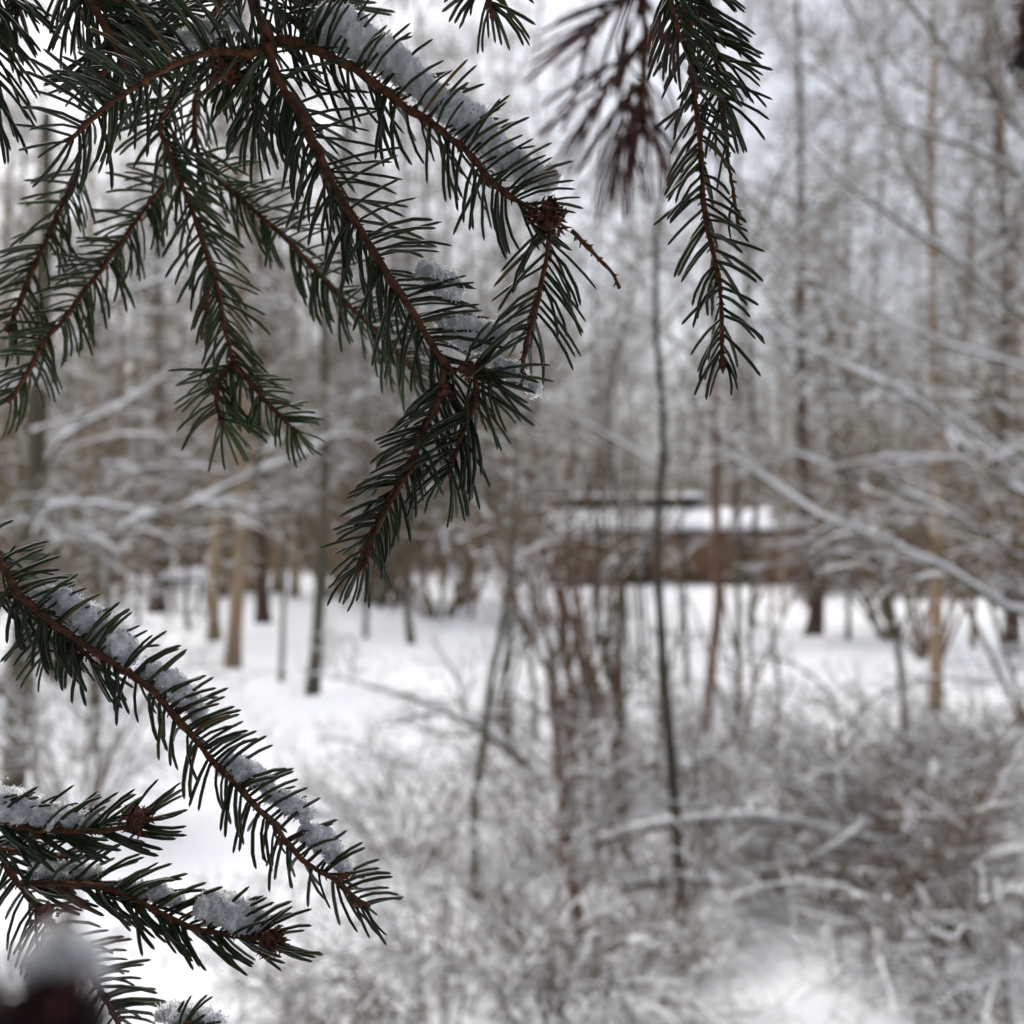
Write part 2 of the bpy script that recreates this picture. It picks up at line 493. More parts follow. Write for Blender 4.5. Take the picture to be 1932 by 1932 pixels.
# ------------------------------------------------------------------ trees of the clearing, each from its place in the photo
plant_tree('young_tree', [(588, 1305), (600, 1180), (608, 1000), (614, 850), (612, 700), (618, 480)], 25, M_HAZEL,
           'slender olive trunk standing alone on open snow below the hanging spruce tip', seed=3, top=8, limbs=16, limb_len=1.3, sub=5, sub_len=0.6, tw=4, tw_len=0.35, t0=0.4)
plant_tree('birch_tree', [(438, 1255), (447, 1130), (456, 1000), (452, 850), (455, 700)], 30, M_BIRCH,
           'tan birch with a dark foot, in front of its twin stem', seed=4, top=10, t0=0.3, limb_len=1.8, tw=4)
plant_tree('birch_tree', [(405, 1203), (402, 1100), (408, 960), (396, 800), (400, 600)], 24, M_BIRCH,
           'tan birch with a white snow lump halfway up its bark', seed=5, top=11, t0=0.3, limb_len=1.8, tw=4)
plant_tree('pine_tree', [(297, 1150), (299, 1000), (298, 850), (300, 700), (296, 400)], 34, M_PINE,
           'thick dark brown trunk beside a snow-covered table', seed=6, top=15, t0=0.35, limb_len=2.4)
plant_tree('pine_tree', [(497, 1172), (493, 1080), (492, 950), (490, 800)], 28, M_PINE,
           'dark-footed trunk behind and right of the twin birches', seed=7, top=12, t0=0.35, limb_len=2.0)
plant_tree('young_tree', [(530, 1285), (535, 1150), (541, 980), (540, 800)], 10, M_HAZEL,
           'thin pale sapling between the lone olive trunk and the twin birches', seed=8, top=5, limbs=10, limb_len=0.7, sub=4, sub_len=0.3, tw=3, tw_len=0.2)
plant_tree('young_tree', [(355, 1185), (352, 1120), (356, 1000)], 10, M_HAZEL,
           'thin grey stem in front of the wider snow-covered table', seed=9, top=5, limbs=10, limb_len=0.9, sub=4, sub_len=0.4, tw=3, tw_len=0.3)
plant_tree('birch_tree', [(172, 1140), (170, 900), (176, 650), (170, 330)], 26, M_BIRCH,
           'straight pinkish tan birch rising behind the left spruce twigs', seed=10, top=14, t0=0.35, limb_len=2.2)
plant_tree('birch_tree', [(8, 1130), (6, 800), (12, 400)], 26, M_BIRCH,
           'tan birch trunk cut by the left edge of the view', seed=12, top=14, t0=0.35, limb_len=2.2)
for k, (x, w, lab) in enumerate([(470, 18, 'narrow tan birch behind the twin birches'), (522, 20, 'tan birch trunk left of the lone olive trunk'),
                                 (556, 18, 'tan birch trunk nearest behind the lone olive trunk'), (232, 16, 'slim tan birch right of the smaller table'),
                                 (640, 20, 'pale birch trunk behind the hanging spruce tip')]):
    plant_tree('birch_tree', [(x, 1118 + 5 * (k % 3)), (x + 3, 900), (x - 2, 600), (x + 5, 300)], w, M_BIRCH, lab, seed=20 + k, top=15, t0=0.35, limb_len=2.2, tw=5, tw_len=0.5, twr=0.004)
plant_tree('young_tree', [(777, 1213), (768, 1130), (770, 1000), (760, 850)], 15, M_HAZEL,
           'grey sapling at the far edge of the open snow, right of the spruce tip', seed=30, top=7, t0=0.3, limb_len=1.2)
plant_tree('leaning_tree', [(872, 1150), (858, 1090), (838, 1010), (815, 930), (795, 850)], 17, M_BROWN,
           'leaning trunk plastered white with snow left of the shed', seed=31, top=6, plaster=1.2, t0=0.4, limb_len=1.4)
plant_tree('young_tree', [(1330, 1372), (1342, 1260), (1356, 1140), (1352, 1000), (1350, 830), (1348, 600)], 22, M_BROWN,
           'reddish brown stem with a snow-plastered upper trunk before the shed', seed=33, top=7, plaster=0.55, t0=0.35, limb_len=1.2, sub_len=0.6, tw=4)
plant_tree('pine_tree', [(1532, 1200), (1542, 1130), (1524, 1020), (1516, 900), (1512, 700)], 32, M_PINE,
           'dark trunk standing at the right end of the shed', seed=34, top=12, t0=0.35, limb_len=2.2)
plant_tree('young_tree', [(1712, 1372), (1698, 1250), (1684, 1150), (1660, 1070), (1635, 1020)], 14, M_HAZEL,
           'curved olive stem bending left toward the shed', seed=35, top=4.5, limbs=12, limb_len=0.9, sub=4, sub_len=0.5, tw=4, tw_len=0.3)
plant_tree('birch_tree', [(1763, 1352), (1767, 1200), (1766, 1000), (1772, 850), (1762, 650), (1757, 280), (1762, 60)], 26, M_BIRCH,
           'tall tan birch with a grey snowy foot on the right', seed=36, top=9, t0=0.45, limb_len=1.5, sub_len=0.6, tw=4)
plant_tree('pine_tree', [(1906, 1232), (1910, 1150), (1900, 1000), (1890, 800)], 30, M_PINE,
           'dark trunk at the right edge behind a snowy limb', seed=37, top=10, t0=0.4, limb_len=2.0)
plant_tree('birch_tree', [(962, 1108), (958, 800), (952, 400), (960, 60)], 18, M_BIRCH,
           'tall tan birch rising left of the shed to the top of the view', seed=38, top=18, t0=0.4, limb_len=2.4, twr=0.004)
plant_tree('young_tree', [(1418, 1180), (1425, 900), (1400, 400), (1392, 300), (1412, 0)], 13, M_HAZEL,
           'thin yellowish trunk seen beside the tall hanging spruce shoot', seed=39, top=18, t0=0.5, limb_len=1.8, twr=0.004)
for k, (x, y, w, lab) in enumerate([(1160, 1300, 12, 'thin olive stem left of the slim dark trunk before the shed'), (1182, 1500, 13, 'long thin stem left of the slim dark trunk, rooted in brush'),
                                    (1210, 1290, 10, 'whip-thin stem close left of the slim dark trunk'), (1297, 1290, 11, 'straight grey stem between the slim dark trunk and the reddish stem')]):
    plant_tree('young_tree', [(x, y), (x - 6, y - 150), (x - 14, y - 300), (x - 12, y - 480)], w, M_HAZEL, lab, seed=45 + k, top=4.0, limbs=12, limb_len=0.8, sub=4, sub_len=0.45, tw=4, tw_len=0.25, t0=0.3, twr=0.002)
# the slim dark trunk
plant_tree('young_tree', [(1285, 1812), (1280, 1620), (1264, 1400), (1248, 1200), (1241, 1000), (1252, 800), (1238, 620), (1240, 420)], 25, M_OLIVE,
           'slim dark olive trunk running straight up through the brush', seed=50, top=3.8, limbs=14, limb_len=0.8, sub=4, sub_len=0.35, tw=4, tw_len=0.2, t0=0.4, twr=0.0015, snow_h=0.012)
plant_tree('young_tree', [(902, 1672), (894, 1530), (914, 1400), (922, 1300), (942, 1210), (962, 1080), (975, 900)], 18, M_HAZEL,
           'crooked grey sapling with long side limbs left of the brush', seed=51, top=3.4, limbs=14, limb_len=0.6, sub=4, sub_len=0.5, tw=4, tw_len=0.25, t0=0.25, twr=0.0016, snow_h=0.014)


def limb_thing(name, base, label, cat, limbs, bark=M_HAZEL, seed=1, kids=10, kid_len=0.8, tw=6, tw_len=0.35, snow_h=0.02, twr=0.002, up=0.1, droop=0.2, extra_trunk=None):
    """a tree or shrub whose limbs are each read from the photo; limbs: ([(x,y,d)...], width px, snow)"""
    rng = np.random.default_rng(seed)
    t = thing(name, base, label, cat)
    base = np.asarray(base, float)
    tb, sb = Buf(), Buf()
    if extra_trunk is not None:
        b = Buf(); b.tubes(smooth_path(extra_trunk[0], 16), np.linspace(*extra_trunk[1], 16), 9)
        link('trunk', b.mesh('trunk', bark, origin=base), t)
    for pts, w, sh in limbs:
        p = smooth_path(np.array([q if not isinstance(q, tuple) else P(*q) for q in pts]), 22)
        dm = proj(p[8])[2]
        r0 = w / W * dm / 2
        rad = np.linspace(r0 * 1.15, r0 * 0.35, 22)
        p[3:] += rng.normal(size=(19, 3)) * r0 * 0.35
        b = Buf(); b.tubes(p, rad, 7)
        link('limb', b.mesh('limb', bark, origin=base), t)
        snow_on(sb, p[None], rad[None], sh, 7, rng, thr=0.97)
        a, ar = sprout(rng, p[None], rad[None], kids, kid_len, 6, up, 0.8, droop, 0.12, 1.0, 0.5, 0.14, twr * 1.6)
        c, cr = sprout(rng, a, ar, tw, tw_len, 4, up, 0.9, droop, 0.1, 1.0, 0.6, 0.16, twr)
        e, er = sprout(rng, c, cr, 3, tw_len * 0.5, 3, up, 0.9, droop, 0.1, 1.0, 0.7, 0.16, twr * 0.8)
        tb.tubes(a, ar, 4, False); tb.tubes(c, cr, 3, False); tb.tubes(e, er, 3, False)
        snow_on(sb, a, ar, snow_h, 4, rng); snow_on(sb, c, cr, snow_h * 0.8, 3, rng, every=0.7); snow_on(sb, e, er, snow_h * 0.6, 3, rng, every=0.4)
    tag(link('twigs', tb.mesh('twigs', M_TWIGS, origin=base), t), kind='stuff')
    tag(link('snow', sb.mesh('snow', M_TSNOW, False, origin=base), t), kind='stuff')
    return t


def A3(*v): return np.array(v, float)


# brown stems of the hazel clump in the centre
hb = G(1065, 1470)
hd = proj(hb)[2]
limb_thing('hazel_shrub', hb, 'thick brown hazel clump with stems fanning out in the middle of the clearing', 'shrub', [
    ([hb, (1068, 1390, hd), (1072, 1260, hd), (1050, 1130, hd), (1008, 980, hd + 0.2), (965, 850, hd + 0.5)], 17, 0.03),
    ([hb, (1050, 1380, hd), (1040, 1250, hd + 0.1), (1010, 1120, hd + 0.2), (950, 1010, hd + 0.3), (880, 930, hd + 0.4)], 13, 0.03),
    ([hb, (1085, 1380, hd), (1095, 1230, hd - 0.1), (1050, 1080, hd - 0.2), (1060, 950, hd), (1090, 820, hd + 0.2)], 15, 0.03),
    ([hb, (1060, 1330, hd), (1000, 1200, hd), (960, 1090, hd - 0.2), (990, 960, hd - 0.3), (1010, 840, hd - 0.3)], 12, 0.03),
    ([hb, (1090, 1350, hd), (1140, 1220, hd + 0.2), (1150, 1080, hd + 0.3), (1180, 930, hd + 0.4)], 12, 0.02)],
    M_BROWN, 71, kids=7, tw=5, kid_len=0.55, twr=0.0025, snow_h=0.022, up=0.25)
def sapling_clump(x, y, stems, label, seed, bark, w=10, kids=7):
    rng = np.random.default_rng(seed)
    g = G(x, y); d = proj(g)[2]
    limbs = []
    for k in range(stems):
        dx = rng.normal() * 48; lean = rng.normal() * 80; top = rng.uniform(780, 1010); dd = rng.normal() * 0.25
        b0 = G(x + dx, y + rng.uniform(-25, 5)); d0 = proj(b0)[2]
        pts = [b0] + [(x + dx + lean * f ** 1.4 + rng.normal() * 9, y + (top - y) * f, d0 + dd * f) for f in (0.25, 0.5, 0.75, 1.0)]
        limbs.append((pts, w * rng.uniform(0.7, 1.35), 0.02))
    limb_thing('sapling_clump', g, label, 'sapling', limbs, bark, seed, kids=kids, kid_len=0.5, tw=4, tw_len=0.25, twr=0.0018, snow_h=0.016, up=0.5, droop=0.0)


sapling_clump(1160, 1500, 6, 'clump of thin grey-olive saplings just left of the slim dark trunk', 401, M_HAZEL, 11, 5)
sapling_clump(1000, 1400, 6, 'clump of thin olive saplings left of the brown hazel clump', 402, M_HAZEL, 10)
sapling_clump(1120, 1640, 5, 'nearest clump of thin brown saplings, in the brush below the hazel clump', 403, M_BROWN, 12, 4)
sapling_clump(1210, 1340, 4, 'clump of whip-thin olive saplings in the snow before the shed door', 404, M_HAZEL, 8)
sapling_clump(1400, 1420, 5, 'clump of thin brown saplings right of the reddish stem', 405, M_BROWN, 8, 6)
# dark leaning stem low in front
lb = G(1105, 1790); ld = proj(lb)[2]
limb_thing('broken_sapling', lb, 'short dark brown leaning stem among the low brush, bottom centre', 'sapling', [
    ([lb, (1090, 1720, ld), (1072, 1640, ld), (1062, 1540, ld + 0.1), (1058, 1430, ld + 0.2)], 27, 0.01)], M_BROWN, 62, kids=8, kid_len=0.5, twr=0.0014, snow_h=0.01)
# long low limb left of the crooked sapling
cb = P(1040, 1500, 5.0)
limb_thing('fallen_branch', cb, 'long snow-lined bough reaching left across the open snow', 'branch', [
    ([(1040, 1500, 5.0), (990, 1440, 5.0), (925, 1390, 5.1), (840, 1340, 5.3), (720, 1300, 5.6), (610, 1272, 6.0)], 15, 0.02)], M_HAZEL, 63, kids=12, kid_len=0.5, tw=5, tw_len=0.3, twr=0.0016, snow_h=0.012, up=0.4, droop=0.0)

# the trees whose limbs cross the view from the right
rb_ = A3(3.4, 4.9, 0)
limb_thing('snowy_tree', rb_, 'tree at the right edge whose heavy snowy limbs slant across the shed', 'tree', [
    ([A3(3.35, 4.9, 1.0), (1932, 1158, 4.7), (1800, 1082, 4.5), (1662, 1027, 4.5), (1525, 964, 4.6), (1457, 913, 4.7), (1372, 862, 4.8)], 17, 0.015),
    ([A3(3.35, 4.9, 1.25), (1932, 1054, 4.9), (1868, 1012, 4.9), (1765, 951, 5.0), (1628, 906, 5.1), (1526, 865, 5.2), (1389, 824, 5.4)], 11, 0.013),
    ([A3(3.35, 4.9, 1.6), (1932, 932, 4.6), (1834, 852, 4.4), (1748, 773, 4.3), (1662, 719, 4.3), (1525, 660, 4.4), (1440, 600, 4.5)], 14, 0.016)],
    M_HAZEL, 64, kids=13, kid_len=0.95, tw=6, tw_len=0.4, twr=0.002, snow_h=0.018, up=0.1, droop=0.15,
    extra_trunk=(np.array([A3(3.4, 4.9, -0.1), A3(3.36, 4.9, 1.2), A3(3.25, 4.9, 2.6), A3(3.1, 4.8, 4.0)]), (0.07, 0.03)))
rc_ = A3(3.9, 5.6, 0)
limb_thing('bare_tree', rc_, 'tree beyond the right edge whose dark bare limbs cross the upper sky', 'tree', [
    ([A3(3.8, 5.6, 1.9), (1932, 598, 5.2), (1799, 485, 5.0), (1663, 397, 5.0), (1574, 328, 5.1), (1480, 230, 5.3)], 13, 0.012),
    ([A3(3.75, 5.6, 2.7), (1932, 342, 5.4), (1854, 290, 5.3), (1748, 253, 5.3), (1611, 181, 5.4), (1500, 110, 5.5)], 11, 0.012),
    ([A3(3.7, 5.6, 3.0), (1932, 253, 5.0), (1875, 161, 5.0), (1799, 109, 5.1), (1731, 27, 5.2), (1660, -90, 5.4)], 14, 0.01),
    ([A3(3.7, 5.6, 3.1), (1940, 170, 5.6), (1890, 60, 5.6), (1850, -40, 5.7), (1810, -140, 5.8)], 12, 0.01)],
    M_HAZEL, 65, kids=15, kid_len=1.0, tw=7, tw_len=0.45, twr=0.002, snow_h=0.009, up=0.2, droop=0.0,
    extra_trunk=(np.array([A3(3.9, 5.6, -0.1), A3(3.8, 5.6, 1.6), A3(3.7, 5.6, 3.2), A3(3.5, 5.5, 5.2)]), (0.09, 0.03)))
rd_ = A3(3.7, 5.9, 0)
limb_thing('bare_tree', rd_, 'leaning tree at the right edge with fine crossing limbs in the middle of its height', 'tree', [
    ([A3(3.7, 5.9, 2.0), (1932, 700, 5.4), (1760, 640, 5.3), (1600, 560, 5.3), (1450, 500, 5.4)], 9, 0.02),
    ([A3(3.7, 5.9, 1.8), (1932, 800, 5.6), (1800, 700, 5.6), (1640, 600, 5.6), (1500, 540, 5.7)], 9, 0.02),
    ([A3(3.7, 5.9, 1.5), (1932, 880, 5.5), (1820, 800, 5.4), (1650, 745, 5.4), (1480, 700, 5.4)], 9, 0.022),
    ([A3(3.7, 5.9, 2.6), (1932, 480, 5.6), (1800, 400, 5.6), (1650, 310, 5.7), (1520, 260, 5.8)], 9, 0.012)],
    M_HAZEL, 68, kids=15, kid_len=0.9, tw=6, tw_len=0.4, twr=0.002, snow_h=0.014, up=0.1, droop=0.1,
    extra_trunk=(np.array([A3(3.75, 5.9, -0.1), A3(3.7, 5.9, 1.6), A3(3.65, 5.9, 3.0), A3(3.6, 5.8, 4.4)]), (0.07, 0.03)))
re_ = G(1395, 1345); red = proj(re_)[2]
limb_thing('leaning_sapling', re_, 'thin dark sapling leaning right across the upper sky beside the tall hanging shoot', 'sapling', [
    ([re_, (1390, 900, red), (1405, 560, red), (1450, 380, red), (1540, 230, red), (1640, 110, red), (1720, -20, red)], 11, 0.012),
    ([(1405, 560, red), (1500, 440, red), (1600, 340, red + .2), (1700, 200, red + .3)], 7, 0.01)],
    M_HAZEL, 69, kids=14, kid_len=0.8, tw=6, tw_len=0.4, twr=0.002, snow_h=0.01, up=0.2, droop=0.0)
# snow-laden limbs on the left, behind the spruce twigs
ll_ = A3(-3.1, 6.4, 0)
limb_thing('snowy_tree', ll_, 'tree at the left edge with pale snow-loaded limbs arching in front of the birches', 'tree', [
    ([A3(-3.0, 6.4, 1.3), (103, 1005, 6.4), (164, 1006, 6.4), (222, 1046, 6.3)], 11, 0.035),
    ([A3(-3.0, 6.4, 1.5), (96, 961, 6.2), (170, 950, 6.0), (260, 960, 5.9)], 9, 0.035),
    ([A3(-3.0, 6.4, 1.75), (103, 848, 6.3), (153, 806, 6.2), (212, 772, 6.2), (267, 741, 6.2), (342, 690, 6.3), (430, 650, 6.4)], 10, 0.035),
    ([A3(-3.0, 6.4, 1.9), (60, 730, 6.1), (150, 640, 6.0), (230, 560, 6.0), (342, 516, 6.1), (450, 505, 6.2)], 9, 0.03),
    ([A3(-3.0, 6.4, 2.1), (40, 600, 6.5), (140, 500, 6.5), (260, 430, 6.6)], 12, 0.04)],
    M_HAZEL, 66, kids=9, kid_len=0.8, tw=5, tw_len=0.4, twr=0.002, snow_h=0.024, up=0.0, droop=0.3,
    extra_trunk=(np.array([A3(-3.1, 6.4, -0.1), A3(-3.02, 6.4, 1.4), A3(-2.95, 6.4, 2.8), A3(-2.9, 6.3, 4.2)]), (0.08, 0.03)))
lm_ = G(222, 1180); lmd = 7.4
limb_thing('leaning_sapling', A3(P(214, 1100, lmd)[0], P(214, 1100, lmd)[1], 0), 'leaning sapling loaded with snow, slanting up right past the thick dark trunk', 'sapling', [
    ([A3(P(180, 1100, lmd)[0], P(180, 1100, lmd)[1], -0.05), (219, 1025, lmd), (307, 974, lmd), (376, 947, lmd), (472, 895, lmd), (581, 851, lmd + 0.2), (660, 800, lmd + 0.3)], 13, 0.055),
    ([(376, 947, lmd), (430, 955, lmd), (500, 962, lmd)], 8, 0.04),
    ([A3(P(180, 1100, lmd)[0], P(180, 1100, lmd)[1], 0.3), (191, 906, lmd + .3), (256, 889, lmd + .3), (342, 879, lmd + .3), (420, 890, lmd + .3)], 10, 0.05),
    ([(472, 895, lmd), (560, 800, lmd), (640, 770, lmd + 0.2), (740, 700, lmd + 0.4)], 8, 0.04)],
    M_HAZEL, 67, kids=11, kid_len=0.7, tw=5, tw_len=0.35, twr=0.002, snow_h=0.022, up=0.1, droop=0.2)

# ------------------------------------------------------------------ logs lying in the brush
def log(pts, r, label, seed):
    rng = np.random.default_rng(seed)
    p = smooth_path(np.array([P(*q) for q in pts]), 26)
    base = p[0].copy()
    t = thing('fallen_log', base, label, 'log')
    rad = np.linspace(r, r * 0.7, 26)
    b = Buf(); b.tubes(p, rad, 9); link('trunk', b.mesh('trunk', M_HAZEL, origin=base), t)
    s = Buf(); c = p.copy(); c[:, 2] += r * 1.25
    s.tubes(c, rad * (1.15 + 0.25 * rng.uniform(size=26)), 8)
    link('snow', s.mesh('snow', M_TSNOW, origin=base), t)


log([(1130, 1590, 4.3), (1230, 1563, 4.2), (1400, 1545, 4.1), (1500, 1556, 4.1), (1620, 1582, 4.1), (1680, 1605, 4.1)], 0.0145, 'long snow-topped log arching across the brush', 1)
log([(1170, 1672, 3.9), (1260, 1664, 3.9), (1380, 1668, 3.9)], 0.015, 'short snow-topped log below the longer one', 2)
log([(960, 1655, 4.7), (1060, 1668, 4.7), (1180, 1680, 4.7)], 0.014, 'thin snow-dusted stick lying left of the short log', 3)

# ------------------------------------------------------------------ snowy brush of the foreground
def shrub_mesh(seed, stems, height, spread, kids, klen, tw, twl, twr, snow_h, droop=0.9, rs=0.005, mat=None, sn=1.0):
    rng = np.random.default_rng(seed)
    n = 9
    a = rng.uniform(0, 2 * math.pi, stems)
    pts = np.empty((stems, n, 3))
    pts[:, 0] = np.stack([np.cos(a), np.sin(a), np.zeros(stems)], 1) * rng.uniform(0, 0.22 * spread, stems)[:, None]
    pts[:, 0, 2] = -0.05
    d = unit(np.stack([np.cos(a) * spread * rng.uniform(0.1, 0.9, stems), np.sin(a) * spread * rng.uniform(0.1, 0.9, stems), np.full(stems, 1.0)], 1))
    L = height * rng.uniform(0.5, 1.3, stems)
    for s in range(1, n):
        out = np.stack([np.cos(a), np.sin(a), np.zeros(stems)], 1)
        d = unit(d + (out * 0.25 - np.array([0, 0, 0.45])) * droop * (s / n) * rng.uniform(0.2, 0.8, stems)[:, None] + rng.normal(size=(stems, 3)) * 0.07)
        pts[:, s] = pts[:, s - 1] + d * (L / (n - 1))[:, None]
    pts[:, 1:, 2] = np.maximum(pts[:, 1:, 2], 0.01)
    rad = rs * rng.uniform(0.6, 1.3, stems)[:, None] * np.linspace(1.0, 0.35, n)[None]
    b, br = sprout(rng, pts, rad, kids, klen, 6, 0.1, 0.8, droop * 0.3, 0.2, 1, 0.6, 0.09, twr * 1.3)
    c, cr = sprout(rng, b, br, tw, twl, 4, 0.05, 0.9, droop * 0.2, 0.1, 1, 0.65, 0.10, twr)
    B, S = Buf(), Buf()
    B.tubes(pts, rad, 5, False); B.tubes(b, br, 3, False); B.tubes(c, cr, 3, False)
    snow_on(S, pts, rad, snow_h, 4, rng, thr=0.9, every=sn); snow_on(S, b, br, snow_h, 3, rng, thr=0.9, every=0.55 * sn); snow_on(S, c, cr, snow_h * 0.8, 3, rng, every=0.3 * sn)
    return B.mesh('stems', mat or M_TWIGS), S.mesh('snow', M_TSNOW, False)


SHRUBS = [shrub_mesh(70, 28, 1.05, 1.0, 6, 0.55, 4, 0.26, 0.0019, 0.008, 0.8, 0.006, M_BRUSH, 0.85),
          shrub_mesh(71, 26, 0.9, 1.3, 6, 0.5, 4, 0.25, 0.0019, 0.009, 1.1, 0.006, M_BRUSH, 0.85),
          shrub_mesh(72, 28, 1.2, 0.8, 5, 0.6, 4, 0.28, 0.0019, 0.008, 0.6, 0.006, M_BRUSH, 0.85),
          shrub_mesh(73, 34, 1.0, 1.0, 7, 0.45, 5, 0.25, 0.0028, 0.006, 0.8, 0.006, M_UNDER, 0.25),
          shrub_mesh(74, 14, 5.0, 0.55, 15, 1.1, 6, 0.5, 0.0028, 0.012, 0.35, 0.017),
          shrub_mesh(75, 12, 5.5, 0.75, 16, 1.2, 6, 0.5, 0.0028, 0.012, 0.5, 0.017),
          shrub_mesh(76, 16, 4.6, 0.9, 14, 1.1, 6, 0.5, 0.0028, 0.012, 0.6, 0.015)]


def plant_shrub(k, x, y, s, label, group, name='bush', sz=1.0):
    g = G(x, y)
    t = thing(name, g, label, 'bush', group)
    t.rotation_euler = (0, 0, (x * 7.13 + y * 3.7) % 6.28)
    t.scale = (s, s, s * sz)
    tag(link('stems', SHRUBS[k][0], t), kind='stuff'); tag(link('snow', SHRUBS[k][1], t), kind='stuff')
    return t


BR = 'low snowy bushes of the brush'
for k, x, y, s, lab in [
    (1, 1640, 1800, 1.0, 'dense twiggy bush filling the lower right, right of the long log'),
    (0, 1850, 1770, 1.1, 'twiggy bush at the right edge of the brush'),
    (1, 1450, 1640, 0.85, 'snowy bush spreading over the long snow-topped log'),
    (0, 1600, 1560, 0.9, 'snowy bush behind the right end of the long log'),
    (2, 1800, 1600, 0.9, 'bush of straight whips behind the right-edge bush'),
    (1, 1130, 1880, 0.8, 'dark-stemmed bush at the foot of the slim dark trunk'),
    (1, 820, 1900, 0.8, 'frosty bush at the bottom, right of the spruce tips'),
    (1, 1250, 1700, 0.7, 'bush below the hazel clump beside the short log'),
    (2, 1120, 1580, 0.8, 'tall whippy bush in front of the hazel clump'),
    (0, 760, 1640, 0.75, 'airy bush standing on the open snow right of the snowy spruce shoot'),
    (1, 1930, 1930, 0.8, 'twiggy bush in the bottom right corner'),
    (0, 1910, 1500, 0.75, 'bush at the right edge under the heavy snowy limbs'),
    (1, 1240, 1480, 0.8, 'bush around the foot of the hazel clump'),
    (1, 1720, 1660, 0.9, 'bush between the end of the long log and the bush of straight whips'), (2, 1330, 1560, 0.75, 'whippy bush behind the long log, right of the slim dark trunk'),
    (0, 1540, 1720, 0.9, 'twiggy bush in front of the right half of the long log'), (0, 1050, 1900, 0.7, 'brown bush at the bottom edge left of the slim dark trunk'), (2, 1010, 1640, 0.7, 'whippy bush just right of the crooked grey sapling'),
    (2, 150, 1560, 0.95, 'pale whippy bush at the left behind the lower spruce shoots'),
    (0, 640, 1960, 0.5, 'frosty bush at the bottom edge behind the lowest spruce shoot')]:
    plant_shrub(k, x, y, s, lab, BR)
ED = 'bushes along the far edge of the clearing'
for k, x, y, s, lab in [
    (3, 1600, 1125, 3.2, 'tall brown bush right of the shed'), (3, 1690, 1120, 3.0, 'brown bush behind the curved olive stem'),
    (3, 1830, 1130, 3.0, 'brown bush at the far edge, right of the tall tan birch'), (3, 120, 1130, 2.6, 'brown bush at the left edge of the far snow'),
    (3, 60, 1150, 2.4, 'bush beside the leftmost birch at the far edge'), (3, 720, 1115, 2.6, 'bush behind the hanging spruce tip at the far edge'),
    (3, 1760, 1118, 3.4, 'brown bush just left of the tall tan birch at the far edge'), (3, 1930, 1126, 3.2, 'brown bush behind the trunk at the right edge'), ]:
    plant_shrub(k, x, y, s, lab, ED, sz=0.8)

TH = 'tall hazel bushes ringing the clearing'
for k, x, D, sc, lab in [
    (5, 1740, 13.0, 1.2, 'tall spreading hazel bush behind the curved olive stem'), (5, 1990, 7.5, 1.0, 'tall hazel bush at the right edge behind the snowy limbs'), (4, 890, 28.0, 2.4, 'very tall hazel bush left of the shed'), (6, 830, 20.0, 2.3, 'very tall spreading hazel bush left of the leaning trunk'), (6, 690, 24.0, 2.6, 'very tall spreading hazel bush behind the hanging spruce tip'), (5, 760, 26.0, 2.1, 'high hazel bush behind the grey sapling at the far edge'), (6, 620, 28.0, 2.1, 'high hazel bush behind the lone olive trunk'),
    (4, 420, 29.0, 2.2, 'high hazel bush behind the twin birches'), (6, 90, 15.0, 1.5, 'high spreading hazel bush behind the left edge birch'), (4, -20, 10.0, 1.1, 'tall hazel bush at the left edge'),
    (5, 130, 11.0, 1.1, 'tall hazel bush in front of the straight pinkish birch'), (6, 1690, 17.0, 1.7, 'high hazel bush far behind the curved olive stem'),
    (5, 330, 34.0, 2.6, 'highest hazel bush far behind the twin birches'), ]:
    p = P(x, 1100, D)
    t = thing('hazel_bush', (p[0], p[1], float(gz(p[0], p[1]))), lab, 'bush', TH)
    t.rotation_euler = (0, 0, (x * 3.13) % 6.28); t.scale = (sc, sc, sc)
    tag(link('stems', SHRUBS[k][0], t), kind='stuff'); tag(link('snow', SHRUBS[k][1], t), kind='stuff')


def leafy_bush(x, D, h, n, label, seed):
    """a young beech still holding its dead leaves"""
    rng = np.random.default_rng(seed)
    p = P(x, 1100, D); g = np.array((p[0], p[1], float(gz(p[0], p[1]))))
    t = thing('leafy_bush', g, label, 'bush')
    m = 9
    st = np.zeros((m, 7, 3)); st[:, :, 2] = np.linspace(-0.05, 1, 7) * h * rng.uniform(0.6, 1.1, m)[:, None]
    st[:, :, :2] += rng.normal(size=(m, 1, 2)) * 0.5 * np.linspace(0.1, 1, 7)[None, :, None]
    b = Buf(); b.tubes(st + g, np.full((m, 7), 0.012), 5)
    tw, tr = sprout(rng, st + g, np.full((m, 7), 0.012), 9, 0.5, 4, 0.1, 0.9, 0.2, 0.1, 1, 0.6, 0.15, 0.004)
    b.tubes(tw, tr, 3, False)
    link('stems', b.mesh('stems', M_BROWN, origin=g), t)['kind'] = 'stuff'
    q = tw[rng.integers(0, len(tw), n), rng.integers(0, 4, n)] + rng.normal(size=(n, 3)) * 0.07
    u = unit(rng.normal(size=(n, 3)) - np.array([0, 0, 0.6])); v = unit(np.cross(u, rng.normal(size=(n, 3)))); w = np.cross(u, v)
    L = rng.uniform(0.06, 0.11, n)[:, None]
    vv = np.stack([q, q + u * L * .5 + v * L * .3 + w * L * .12, q + u * L, q + u * L * .5 - v * L * .3 + w * L * .12], 1)
    i = np.arange(n)[:, None] * 4
    lb = Buf(); lb.raw(vv, None, np.vstack([np.hstack([i, i + 1, i + 2]), np.hstack([i, i + 2, i + 3])]))
    tag(link('leaves', lb.mesh('leaves', M_DRYLEAF, False, origin=g), t), kind='stuff')


